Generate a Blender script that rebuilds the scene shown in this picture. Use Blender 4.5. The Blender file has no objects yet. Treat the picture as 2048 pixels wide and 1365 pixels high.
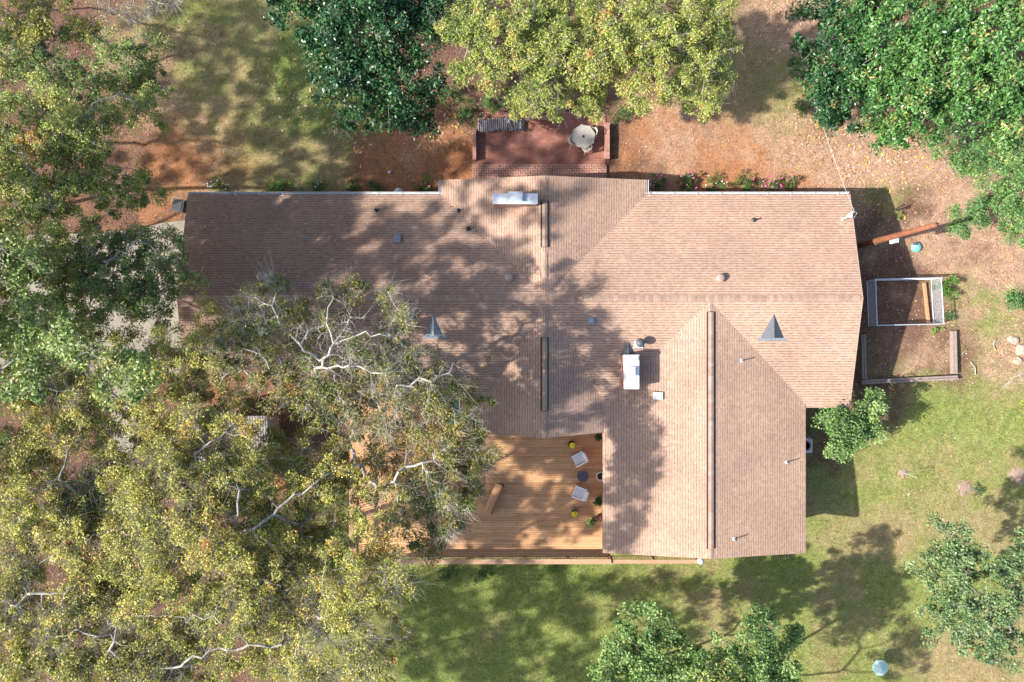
import bpy, math, random
import numpy as np
from mathutils import Vector, Matrix
R = math.radians
rng = np.random.default_rng(7)
random.seed(7)
scene = bpy.context.scene
C = scene.collection

# ------------------------------------------------------------------ camera, sky, sun, exposure
CAM_H = 42.0
F = 1365.3
cam_d = bpy.data.cameras.new('camera'); cam_d.lens = 24.0; cam_d.sensor_width = 36.0
cam_d.clip_start = 0.5; cam_d.clip_end = 1000
cam = bpy.data.objects.new('camera', cam_d); C.objects.link(cam)
cam.location = (0, 0, CAM_H); cam.rotation_euler = (0, 0, 0)
scene.camera = cam

SUN_EL, SUN_AZ = R(36.0), math.atan2(-1.0, -0.23)       # azimuth clockwise from +Y
world = bpy.data.worlds.new('World'); scene.world = world; world.use_nodes = True
wn = world.node_tree.nodes; wl = world.node_tree.links
sky = wn.new('ShaderNodeTexSky'); sky.sky_type = 'NISHITA'; sky.sun_disc = False
sky.sun_elevation = SUN_EL; sky.sun_rotation = SUN_AZ % (2*math.pi)
sky.air_density = 1.0; sky.dust_density = 2.0; sky.ozone_density = 1.0
bg = wn['Background']; bg.inputs['Strength'].default_value = 0.112
wl.new(sky.outputs['Color'], bg.inputs['Color'])
sun_d = bpy.data.lights.new('sun', 'SUN'); sun_d.energy = 4.6; sun_d.angle = R(0.7); sun_d.color = (1.0, 0.95, 0.87)
sun = bpy.data.objects.new('sun', sun_d); C.objects.link(sun)
to_sun = Vector((math.sin(SUN_AZ)*math.cos(SUN_EL), math.cos(SUN_AZ)*math.cos(SUN_EL), math.sin(SUN_EL)))
sun.rotation_euler = to_sun.to_track_quat('Z', 'Y').to_euler()
sun.location = to_sun*60
vs = scene.view_settings
vs.view_transform = 'Standard'; vs.look = 'None'; vs.gamma = 1.0; vs.exposure = 1.45
scene.cycles.max_bounces = 6; scene.cycles.diffuse_bounces = 3; scene.cycles.glossy_bounces = 2
scene.cycles.transmission_bounces = 3; scene.cycles.transparent_max_bounces = 8

# ------------------------------------------------------------------ placing by the survey photo
def smooth(a, b, x):
    t = np.clip((x-a)/(b-a), 0, 1); return t*t*(3-2*t)
def ground_z(x, y):
    return -0.9*smooth(-3.0, -11.5, y)*1.0 + 0.0*x
def P(px, py, z=0.0):
    s = (CAM_H-z)/F
    return ((px-1024)*s, (682.5-py)*s, z)
def G(px, py, dz=0.0):
    z = 0.0
    for _ in range(5):
        x, y, _z = P(px, py, z+dz); z = float(ground_z(x, y))
    return (x, y, z+dz)

# ------------------------------------------------------------------ numpy lattice noise
def vnoise(x, y, scale, seed):
    r = np.random.default_rng(seed); T = r.random((256, 256))
    u = np.asarray(x)/scale+1000.3; v = np.asarray(y)/scale+1000.7
    i = np.floor(u).astype(int); j = np.floor(v).astype(int); fu = u-i; fv = v-j
    fu = fu*fu*(3-2*fu); fv = fv*fv*(3-2*fv)
    g = lambda a, b: T[a % 256, b % 256]
    return (g(i, j)*(1-fu)+g(i+1, j)*fu)*(1-fv)+(g(i, j+1)*(1-fu)+g(i+1, j+1)*fu)*fv
def fbm(x, y, scale, seed, oct=4):
    s = 0; a = 1; t = 0
    for k in range(oct):
        s = s+a*vnoise(x, y, scale/2**k, seed+k); t += a; a *= 0.55
    return s/t

# ------------------------------------------------------------------ materials
def new_mat(name):
    m = bpy.data.materials.new(name); m.use_nodes = True
    n = m.node_tree.nodes; l = m.node_tree.links
    return m, n, l, n['Principled BSDF']
def mat(name, col, rough=0.7, var=0.12, scale=6.0, metal=0.0, spec=0.35, bump=0.0, col2=None, detail=6):
    m, n, l, b = new_mat(name)
    b.inputs['Roughness'].default_value = rough; b.inputs['Metallic'].default_value = metal
    b.inputs['Specular IOR Level'].default_value = spec
    tc = n.new('ShaderNodeTexCoord'); nz = n.new('ShaderNodeTexNoise')
    nz.inputs['Scale'].default_value = scale; nz.inputs['Detail'].default_value = detail
    nz.inputs['Roughness'].default_value = 0.65
    l.new(tc.outputs['Object'], nz.inputs['Vector'])
    cr = n.new('ShaderNodeValToRGB')
    c = np.array(col); c2 = np.array(col2) if col2 is not None else c
    cr.color_ramp.elements[0].position = 0.3; cr.color_ramp.elements[1].position = 0.7
    cr.color_ramp.elements[0].color = tuple(c*(1-var))+(1,); cr.color_ramp.elements[1].color = tuple(np.minimum(c2*(1+var), 1))+(1,)
    l.new(nz.outputs['Fac'], cr.inputs['Fac']); l.new(cr.outputs['Color'], b.inputs['Base Color'])
    if bump:
        bp = n.new('ShaderNodeBump'); bp.inputs['Strength'].default_value = bump; bp.inputs['Distance'].default_value = 0.02
        l.new(nz.outputs['Fac'], bp.inputs['Height']); l.new(bp.outputs['Normal'], b.inputs['Normal'])
    return m
def leaf_mat(name, stops, rough=0.5, spec=0.35, trans=0.28):
    m, n, l, b = new_mat(name)
    at = n.new('ShaderNodeAttribute'); at.attribute_name = 'tint'
    cr = n.new('ShaderNodeValToRGB'); e = cr.color_ramp.elements
    while len(e) < len(stops): e.new(0.5)
    for k, (p, c) in enumerate(stops):
        e[k].position = p; e[k].color = tuple(c)+(1,)
    l.new(at.outputs['Fac'], cr.inputs['Fac']); l.new(cr.outputs['Color'], b.inputs['Base Color'])
    b.inputs['Roughness'].default_value = rough; b.inputs['Specular IOR Level'].default_value = spec
    if trans:
        t = n.new('ShaderNodeBsdfTranslucent'); mx = n.new('ShaderNodeMixShader'); mx.inputs[0].default_value = trans
        l.new(cr.outputs['Color'], t.inputs['Color']); l.new(b.outputs[0], mx.inputs[1]); l.new(t.outputs[0], mx.inputs[2])
        l.new(mx.outputs[0], n['Material Output'].inputs['Surface'])
    return m
def mathn(n, l, op, a, b):
    q = n.new('ShaderNodeMath'); q.operation = op
    for k, v in enumerate((a, b)):
        if isinstance(v, (int, float)): q.inputs[k].default_value = v
        elif v is not None: l.new(v, q.inputs[k])
    return q.outputs[0]
def mixc(n, l, fac, a, b, bt='MIX'):
    q = n.new('ShaderNodeMix'); q.data_type = 'RGBA'; q.blend_type = bt
    for k, v in ((0, fac), (6, a), (7, b)):
        if isinstance(v, (int, float)): q.inputs[k].default_value = v
        elif isinstance(v, tuple): q.inputs[k].default_value = v if len(v) == 4 else v+(1,)
        else: l.new(v, q.inputs[k])
    return q.outputs[2]
def brick_node(n, l, vec, w, h, mortar, c1, c2, cm, offset=0.5, rot=0.0, bias=0.0, squash=1.0):
    mp = n.new('ShaderNodeMapping'); mp.inputs['Rotation'].default_value = (0, 0, rot); l.new(vec, mp.inputs['Vector'])
    bt = n.new('ShaderNodeTexBrick'); bt.offset = offset; bt.squash = squash
    bt.inputs['Scale'].default_value = 1.0; bt.inputs['Brick Width'].default_value = w; bt.inputs['Row Height'].default_value = h
    bt.inputs['Mortar Size'].default_value = mortar; bt.inputs['Mortar Smooth'].default_value = 0.1; bt.inputs['Bias'].default_value = bias
    bt.inputs['Color1'].default_value = c1+(1,); bt.inputs['Color2'].default_value = c2+(1,); bt.inputs['Mortar'].default_value = cm+(1,)
    l.new(mp.outputs['Vector'], bt.inputs['Vector'])
    return bt
def noise_node(n, l, vec, scale, detail=4, rough=0.6):
    nz = n.new('ShaderNodeTexNoise'); nz.inputs['Scale'].default_value = scale; nz.inputs['Detail'].default_value = detail
    nz.inputs['Roughness'].default_value = rough; l.new(vec, nz.inputs['Vector']); return nz.outputs['Fac']
def ramp(n, l, fac, stops):
    cr = n.new('ShaderNodeValToRGB'); e = cr.color_ramp.elements
    while len(e) < len(stops): e.new(0.5)
    for k, (p, c) in enumerate(stops): e[k].position = p; e[k].color = tuple(c)+(1,)
    l.new(fac, cr.inputs['Fac']); return cr.outputs['Color']

def shingle_mat(name, rot):
    m, n, l, b = new_mat(name)
    vec = n.new('ShaderNodeTexCoord').outputs['Object']
    bt = brick_node(n, l, vec, 40.0, 0.145, 0.020, (0.375, 0.256, 0.190), (0.375, 0.256, 0.190), (0.17, 0.110, 0.088), rot=rot)
    bt2 = brick_node(n, l, vec, 0.165, 0.145, 0.0, (1.09, 1.08, 1.07), (0.86, 0.84, 0.83), (1, 1, 1), offset=0.37, rot=rot)
    col = mixc(n, l, 0.75, bt.outputs['Color'], bt2.outputs['Color'], 'MULTIPLY')
    # many of the dark lines between the courses are faint, so break them into dashes
    pale = mixc(n, l, 0.75, (0.355, 0.241, 0.179), bt2.outputs['Color'], 'MULTIPLY')
    mp = n.new('ShaderNodeMapping'); mp.inputs['Rotation'].default_value = (0, 0, rot); mp.inputs['Scale'].default_value = (3.4, 6.9, 1)
    l.new(vec, mp.inputs['Vector'])
    brk = noise_node(n, l, mp.outputs['Vector'], 1.0, 1)
    f = ramp(n, l, brk, [(0.44, (0, 0, 0)), (0.60, (1, 1, 1))])
    f2 = mathn(n, l, 'MULTIPLY', f, 0.80)
    col = mixc(n, l, f2, col, pale)
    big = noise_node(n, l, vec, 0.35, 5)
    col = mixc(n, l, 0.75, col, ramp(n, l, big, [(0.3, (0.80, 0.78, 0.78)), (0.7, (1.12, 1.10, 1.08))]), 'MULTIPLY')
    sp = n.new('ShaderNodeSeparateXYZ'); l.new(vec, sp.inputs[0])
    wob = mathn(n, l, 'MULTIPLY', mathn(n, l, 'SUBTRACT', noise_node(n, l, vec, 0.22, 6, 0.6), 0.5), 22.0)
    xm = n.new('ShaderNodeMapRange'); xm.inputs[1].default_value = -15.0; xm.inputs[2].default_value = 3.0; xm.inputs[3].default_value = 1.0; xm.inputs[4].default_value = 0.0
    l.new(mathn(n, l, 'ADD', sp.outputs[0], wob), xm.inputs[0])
    col = mixc(n, l, mathn(n, l, 'MULTIPLY', xm.outputs[0], 0.9), col, (0.56, 0.53, 0.54), 'MULTIPLY')  # algae stain towards the left end, deepened to stand in for tree shade
    fine = noise_node(n, l, vec, 22.0, 3)
    col = mixc(n, l, 0.8, col, ramp(n, l, fine, [(0.3, (0.80, 0.80, 0.80)), (0.7, (1.18, 1.18, 1.18))]), 'MULTIPLY')
    l.new(col, b.inputs['Base Color']); b.inputs['Roughness'].default_value = 0.9; b.inputs['Specular IOR Level'].default_value = 0.2
    bp = n.new('ShaderNodeBump'); bp.inputs['Strength'].default_value = 0.5; bp.inputs['Distance'].default_value = 0.015
    l.new(bt.outputs['Fac'], bp.inputs['Height']); bp.invert = True
    l.new(bp.outputs['Normal'], b.inputs['Normal'])
    return m
def island_mat(name, stops, rough=0.75, spec=0.3, grain=None):
    m, n, l, b = new_mat(name)
    g = n.new('ShaderNodeNewGeometry'); col = ramp(n, l, g.outputs['Random Per Island'], stops)
    vec = n.new('ShaderNodeTexCoord').outputs['Object']
    mp = n.new('ShaderNodeMapping'); mp.inputs['Scale'].default_value = grain or (3, 3, 3); l.new(vec, mp.inputs['Vector'])
    nz = noise_node(n, l, mp.outputs['Vector'], 1.0, 6, 0.7)
    col = mixc(n, l, 0.9, col, ramp(n, l, nz, [(0.25, (0.72, 0.70, 0.68)), (0.75, (1.2, 1.2, 1.2))]), 'MULTIPLY')
    l.new(col, b.inputs['Base Color']); b.inputs['Roughness'].default_value = rough; b.inputs['Specular IOR Level'].default_value = spec
    return m
def brick_mat(name, w, h, mortar, c1, c2, cm, rot=0.0, basket=False, wall=False):
    m, n, l, b = new_mat(name)
    vec = n.new('ShaderNodeTexCoord').outputs['Object']
    if wall:                                   # upright faces: run the courses along z
        sp = n.new('ShaderNodeSeparateXYZ'); l.new(vec, sp.inputs[0]); cb = n.new('ShaderNodeCombineXYZ')
        l.new(mathn(n, l, 'ADD', sp.outputs[0], sp.outputs[1]), cb.inputs[0]); l.new(sp.outputs[2], cb.inputs[1]); vec2 = cb.outputs[0]
    else: vec2 = vec
    bt = brick_node(n, l, vec2, w, h, mortar, c1, c2, cm, rot=rot)
    col = bt.outputs['Color']
    if basket:
        bt2 = brick_node(n, l, vec2, w, h, mortar, c1, c2, cm, rot=rot+math.pi/2)
        ck = n.new('ShaderNodeTexChecker'); ck.inputs['Scale'].default_value = 1.0/(w*1.0)
        l.new(vec2, ck.inputs['Vector']); col = mixc(n, l, ck.outputs['Fac'], col, bt2.outputs['Color'])
    nz = noise_node(n, l, vec, 2.2, 6, 0.7)
    col = mixc(n, l, 0.9, col, ramp(n, l, nz, [(0.3, (0.66, 0.64, 0.62)), (0.7, (1.18, 1.15, 1.12))]), 'MULTIPLY')
    l.new(col, b.inputs['Base Color']); b.inputs['Roughness'].default_value = 0.85; b.inputs['Specular IOR Level'].default_value = 0.25
    return m

M = {}
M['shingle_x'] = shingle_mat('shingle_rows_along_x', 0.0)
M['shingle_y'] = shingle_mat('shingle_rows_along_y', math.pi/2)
M['ridge'] = island_mat('ridge_cap_shingle', [(0, (0.245, 0.165, 0.124)), (0.5, (0.28, 0.192, 0.146)), (1, (0.325, 0.227, 0.174))], 0.9, 0.2, (8, 8, 8))
M['fascia'] = mat('fascia_paint', (0.34, 0.24, 0.2), 0.6)
M['white_metal'] = mat('white_painted_metal', (0.44, 0.44, 0.45), 0.4, 0.14, 4, spec=0.5)
M['galv'] = mat('galvanised_sheet', (0.60, 0.63, 0.68), 0.5, 0.12, 3, metal=0.25, spec=0.5)
M['pale_cap'] = mat('pale_cap_metal', (0.44, 0.47, 0.52), 0.55, 0.28, 2.5, spec=0.4)
M['white_cap'] = mat('white_cap_metal', (0.66, 0.67, 0.68), 0.5, 0.12, 2.5)
M['dark_metal'] = mat('dark_grey_metal', (0.060, 0.064, 0.080), 0.5, 0.15, 5, spec=0.4)
M['grey_vent'] = mat('grey_vent_metal', (0.17, 0.19, 0.22), 0.5, 0.15, 8)
M['slate_vent'] = mat('slate_vent_metal', (0.11, 0.125, 0.15), 0.6, 0.3, 3)
M['brown_vent'] = mat('brown_vent_metal', (0.26, 0.19, 0.17), 0.5, 0.15, 8)
M['black'] = mat('black_plastic', (0.025, 0.027, 0.032), 0.5, 0.2, 8, spec=0.4)
M['black_edge'] = mat('black_vent_edge', (0.02, 0.016, 0.016), 0.8)
M['house_brick'] = brick_mat('house_brick', 0.21, 0.075, 0.01, (0.33, 0.12, 0.075), (0.24, 0.085, 0.055), (0.42, 0.36, 0.31), wall=True)
M['patio_brick'] = brick_mat('patio_brick', 0.26, 0.10, 0.012, (0.30, 0.135, 0.10), (0.235, 0.10, 0.076), (0.17, 0.075, 0.058))
M['porch_brick'] = brick_mat('porch_brick', 0.30, 0.15, 0.022, (0.27, 0.12, 0.09), (0.20, 0.08, 0.062), (0.38, 0.25, 0.195), basket=True)
M['coping_brick'] = brick_mat('coping_brick', 0.28, 0.075, 0.010, (0.32, 0.13, 0.095), (0.24, 0.095, 0.07), (0.42, 0.30, 0.25))
M['deck'] = island_mat('stained_deck_board', [(0, (0.43, 0.228, 0.108)), (0.5, (0.49, 0.268, 0.130)), (1, (0.54, 0.312, 0.160))], 0.7, 0.3, (1.2, 14, 6))
M['deck_dark'] = mat('dark_deck_wood', (0.16, 0.075, 0.035), 0.8)  # dark brown wood: joists, footings, landing base, bench back, shed door
M['rail_wood'] = mat('stained_rail_wood', (0.36, 0.215, 0.13), 0.65, 0.16, 4)
M['weathered'] = island_mat('weathered_timber', [(0, (0.20, 0.155, 0.135)), (0.6, (0.28, 0.215, 0.19)), (1, (0.35, 0.28, 0.245))], 0.9, 0.15, (6, 6, 6))
M['firewood'] = island_mat('grey_firewood', [(0, (0.13, 0.105, 0.10)), (0.5, (0.23, 0.20, 0.195)), (1, (0.36, 0.31, 0.29))], 0.9, 0.15, (14, 3, 8))
M['pole_wood'] = mat('treated_pole_wood', (0.165, 0.062, 0.032), 0.8, 0.35, 4, bump=0.3)
M['plank'] = mat('orange_plank_wood', (0.34, 0.19, 0.10), 0.7, 0.15, 6)
M['concrete'] = mat('driveway_concrete', (0.21, 0.182, 0.148), 0.9, 0.22, 0.9, bump=0.2, detail=9)
M['pad'] = mat('pad_concrete', (0.36, 0.31, 0.27), 0.9, 0.12, 4)
M['white_fabric'] = mat('white_chair_sling', (0.56, 0.56, 0.575), 0.6, 0.08, 5)
M['white_frame'] = mat('white_chair_frame', (0.70, 0.70, 0.71), 0.4, 0.05, 5)
M['cream_table'] = mat('cream_table_top', (0.33, 0.305, 0.265), 0.35, 0.10, 4, spec=0.5)
M['cream_frame'] = mat('cream_tube_frame', (0.42, 0.37, 0.31), 0.45, 0.08, 8)
M['mosaic'] = mat('mosaic_table_top', (0.34, 0.27, 0.26), 0.4, 0.35, 14)
M['yellow'] = mat('yellow_petals', (0.75, 0.58, 0.01), 0.6, 0.15, 20)
M['pink'] = mat('pink_petals', (0.62, 0.10, 0.30), 0.6, 0.2, 20)
M['white_petal'] = mat('white_petals', (0.70, 0.66, 0.68), 0.6, 0.1, 20)
M['teal'] = mat('teal_plastic', (0.13, 0.42, 0.34), 0.5, 0.1, 6)
M['teal_cloth'] = mat('pale_teal_cloth', (0.38, 0.55, 0.50), 0.7, 0.12, 4)
M['green_cloth'] = mat('dark_green_cloth', (0.015, 0.06, 0.045), 0.7, 0.2, 6)
M['blue_cloth'] = mat('blue_green_cloth', (0.05, 0.19, 0.20), 0.7, 0.2, 6)
M['corrugated'] = mat('corrugated_roof_sheet', (0.15, 0.132, 0.138), 0.7, 0.25, 1.6, spec=0.4)
M['rock'] = mat('pale_field_stone', (0.34, 0.265, 0.20), 0.9, 0.3, 6, bump=0.4)
M['bark'] = mat('pale_grey_bark', (0.27, 0.245, 0.21), 0.9, 0.5, 3.2, bump=0.3)
M['bark_white'] = mat('bleached_bark', (0.36, 0.33, 0.285), 0.9, 0.45, 3.2, bump=0.3)
M['bark_dark'] = mat('brown_bark', (0.17, 0.125, 0.10), 0.9, 0.35, 5, bump=0.3)
M['mulch'] = mat('mulch_ring_chips', (0.235, 0.165, 0.125), 0.95, 0.35, 14, bump=0.5)
M['urn'] = mat('grey_stone_urn', (0.42, 0.40, 0.38), 0.8, 0.15, 8)
M['soil'] = mat('dark_potting_soil', (0.03, 0.022, 0.018), 0.95, 0.3, 20)
M['cable'] = mat('pale_cable', (0.40, 0.38, 0.36), 0.5)
M['wire'] = mat('galvanised_wire', (0.50, 0.54, 0.60), 0.45, 0.08, 6, metal=0.3)
M['ac_top'] = mat('ac_grey_paint', (0.50, 0.51, 0.53), 0.5, 0.08, 5)
M['glass'] = mat('window_glass', (0.03, 0.04, 0.05), 0.1, 0.05, 2, spec=0.6)

LEAF = {
 'oak': leaf_mat('olive_oak_leaf', [(0, (0.130, 0.165, 0.030)), (0.35, (0.290, 0.300, 0.056)), (0.75, (0.455, 0.435, 0.096)), (0.97, (0.54, 0.45, 0.11)), (1, (0.44, 0.22, 0.06))]),
 'oak_dk': leaf_mat('dull_oak_leaf', [(0, (0.070, 0.105, 0.022)), (0.45, (0.160, 0.185, 0.036)), (0.8, (0.29, 0.265, 0.060)), (1, (0.36, 0.20, 0.05))]),
 'lime': leaf_mat('yellow_green_leaf', [(0, (0.120, 0.170, 0.030)), (0.4, (0.255, 0.310, 0.062)), (0.8, (0.40, 0.430, 0.110)), (0.97, (0.42, 0.35, 0.10)), (1, (0.46, 0.22, 0.07))]),
 'green': leaf_mat('mid_green_leaf', [(0, (0.075, 0.135, 0.034)), (0.5, (0.185, 0.270, 0.070)), (0.85, (0.33, 0.395, 0.12)), (1, (0.38, 0.29, 0.08))]),
 'magnolia': leaf_mat('glossy_magnolia_leaf', [(0, (0.014, 0.050, 0.020)), (0.5, (0.030, 0.095, 0.032)), (0.9, (0.080, 0.180, 0.050)), (1, (0.28, 0.17, 0.05))], 0.40, 0.42, 0.14),
 'magnolia_lt': leaf_mat('bright_magnolia_leaf', [(0, (0.028, 0.090, 0.022)), (0.5, (0.075, 0.180, 0.044)), (0.985, (0.185, 0.320, 0.085)), (1, (0.36, 0.26, 0.09))], 0.38, 0.45, 0.16),
 'cedar': leaf_mat('soft_cedar_frond', [(0, (0.060, 0.145, 0.045)), (0.6, (0.125, 0.240, 0.075)), (0.95, (0.24, 0.36, 0.11)), (1, (0.36, 0.34, 0.07))]),
 'shrub': leaf_mat('shrub_leaf', [(0, (0.022, 0.060, 0.014)), (0.6, (0.065, 0.135, 0.030)), (1, (0.15, 0.225, 0.05))]),
 'bright': leaf_mat('bright_shrub_leaf', [(0, (0.05, 0.13, 0.018)), (0.6, (0.12, 0.25, 0.035)), (1, (0.24, 0.36, 0.06))]),
 'young': leaf_mat('fresh_green_leaf', [(0, (0.060, 0.125, 0.034)), (0.55, (0.170, 0.285, 0.080)), (1, (0.34, 0.46, 0.16))]),
 'grey': leaf_mat('greyish_green_leaf', [(0, (0.065, 0.120, 0.045)), (0.55, (0.160, 0.245, 0.095)), (0.95, (0.27, 0.35, 0.15)), (1, (0.38, 0.18, 0.08))]),
 'yellow': leaf_mat('yellow_leaf', [(0, (0.20, 0.24, 0.03)), (1, (0.55, 0.50, 0.06))]),
 'litter': leaf_mat('dry_fallen_leaf', [(0, (0.14, 0.068, 0.036)), (0.35, (0.26, 0.135, 0.07)), (0.7, (0.42, 0.26, 0.165)), (0.9, (0.58, 0.42, 0.31)), (0.96, (0.58, 0.24, 0.05)), (1, (0.64, 0.40, 0.06))], 0.8, 0.2, 0.15),
 'blade': leaf_mat('grass_blade', [(0, (0.075, 0.115, 0.024)), (0.4, (0.160, 0.205, 0.050)), (0.7, (0.275, 0.265, 0.095)), (1, (0.39, 0.295, 0.155))], 0.7, 0.2, 0.25),
 'straw': leaf_mat('pine_straw_needle', [(0, (0.19, 0.075, 0.032)), (0.5, (0.34, 0.15, 0.065)), (1, (0.48, 0.25, 0.12))], 0.85, 0.15, 0.1),
}

# ------------------------------------------------------------------ mesh helpers
def link_mesh(name, me, m, parent=None, smooth_=False):
    if m: me.materials.append(m)
    o = bpy.data.objects.new(name, me); C.objects.link(o)
    if parent is not None: o.parent = parent
    return o
class MB:
    def __init__(s): s.v = []; s.f = []
    def add(s, vs_, fs):
        o = len(s.v); s.v += [tuple(map(float, p)) for p in vs_]; s.f += [tuple(i+o for i in f) for f in fs]; return s
    def box(s, x0, x1, y0, y1, z0, z1, mtx=None):
        vs_ = [Vector((x, y, z)) for z in (z0, z1) for x, y in ((x0, y0), (x1, y0), (x1, y1), (x0, y1))]
        if mtx is not None: vs_ = [mtx @ p for p in vs_]
        return s.add(vs_, [(3, 2, 1, 0), (4, 5, 6, 7), (0, 1, 5, 4), (1, 2, 6, 5), (2, 3, 7, 6), (3, 0, 4, 7)])
    def prism(s, poly, z0, z1, mtx=None):
        n = len(poly); zz = (z0, z1)
        top = z1 if callable(z1) else (lambda x, y: z1)
        bot = z0 if callable(z0) else (lambda x, y: z0)
        vs_ = [Vector((x, y, bot(x, y))) for x, y in poly]+[Vector((x, y, top(x, y))) for x, y in poly]
        if mtx is not None: vs_ = [mtx @ p for p in vs_]
        return s.add(vs_, [tuple(range(n-1, -1, -1)), tuple(range(n, 2*n))]+[(i, (i+1) % n, n+(i+1) % n, n+i) for i in range(n)])
    def tube(s, pts, rad, k=8, cap=True):
        pts = [Vector(p) for p in pts]; n = len(pts)
        if not hasattr(rad, '__len__'): rad = [rad]*n
        vs_ = []; u = None
        for i, p in enumerate(pts):
            t = (pts[min(i+1, n-1)]-pts[max(i-1, 0)]).normalized()
            if u is None:
                a = Vector((0, 0, 1)) if abs(t.z) < 0.9 else Vector((1, 0, 0)); u = t.cross(a).normalized()
            else: u = (u-t*u.dot(t)).normalized()
            w = t.cross(u)
            for j in range(k):
                a = 2*math.pi*j/k; vs_.append(p+(u*math.cos(a)+w*math.sin(a))*rad[i])
        fs = [(i*k+j, i*k+(j+1) % k, (i+1)*k+(j+1) % k, (i+1)*k+j) for i in range(n-1) for j in range(k)]
        if cap: fs += [tuple(range(k-1, -1, -1)), tuple((n-1)*k+j for j in range(k))]
        return s.add(vs_, fs)
    def lathe(s, prof, c=(0, 0, 0), k=20, ang=0.0, mtx=None):
        vs_ = []; n = len(prof)
        for r, z in prof:
            for j in range(k):
                a = 2*math.pi*j/k+ang; vs_.append(Vector((c[0]+r*math.cos(a), c[1]+r*math.sin(a), c[2]+z)))
        if mtx is not None: vs_ = [mtx @ p for p in vs_]
        fs = [(i*k+j, i*k+(j+1) % k, (i+1)*k+(j+1) % k, (i+1)*k+j) for i in range(n-1) for j in range(k)]
        fs += [tuple(range(k-1, -1, -1)), tuple((n-1)*k+j for j in range(k))]
        return s.add(vs_, fs)
    def build(s, name, m, parent=None, smooth_=False, bevel=0.0):
        me = bpy.data.meshes.new(name); me.from_pydata(s.v, [], s.f); me.update()
        if smooth_: me.polygons.foreach_set('use_smooth', [True]*len(me.polygons))
        o = link_mesh(name, me, m, parent)
        if bevel:
            b = o.modifiers.new('bevel', 'BEVEL'); b.width = bevel; b.segments = 2; b.limit_method = 'ANGLE'
        return o
def np_mesh(name, V, Q, m, parent=None, tint=None, smooth_=False):
    """V (n,3); Q (f,k) faces of one size"""
    me = bpy.data.meshes.new(name); k = Q.shape[1]
    me.vertices.add(len(V)); me.vertices.foreach_set('co', np.ascontiguousarray(V, dtype=np.float32).ravel())
    me.loops.add(Q.size); me.loops.foreach_set('vertex_index', np.ascontiguousarray(Q, dtype=np.int32).ravel())
    me.polygons.add(len(Q)); me.polygons.foreach_set('loop_start', np.arange(0, Q.size, k, dtype=np.int32))
    if smooth_: me.polygons.foreach_set('use_smooth', np.ones(len(Q), dtype=bool))
    if tint is not None:
        a = me.attributes.new('tint', 'FLOAT', 'FACE'); a.data.foreach_set('value', np.asarray(tint, dtype=np.float32))
    me.update(); me.validate()
    return link_mesh(name, me, m, parent)
def tag(o, label=None, cat=None, group=None, kind=None):
    if label: o['label'] = label
    if cat: o['category'] = cat
    if group: o['group'] = group
    if kind: o['kind'] = kind
    return o
def thing(name, label, cat, loc=(0, 0, 0), rz=0.0, group=None):
    o = bpy.data.objects.new(name, None); C.objects.link(o); o.empty_display_size = 0.3
    o.location = loc; o.rotation_euler = (0, 0, rz); return tag(o, label, cat, group)
def copy_tree(o, loc=None, rz=None, label=None, parent=None):
    c = o.copy(); C.objects.link(c)
    if parent is not None: c.parent = parent
    if loc is not None: c.location = loc
    if rz is not None: c.rotation_euler = (0, 0, rz)
    if label: c['label'] = label
    for ch in list(o.children): copy_tree(ch, parent=c)
    return c

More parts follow.
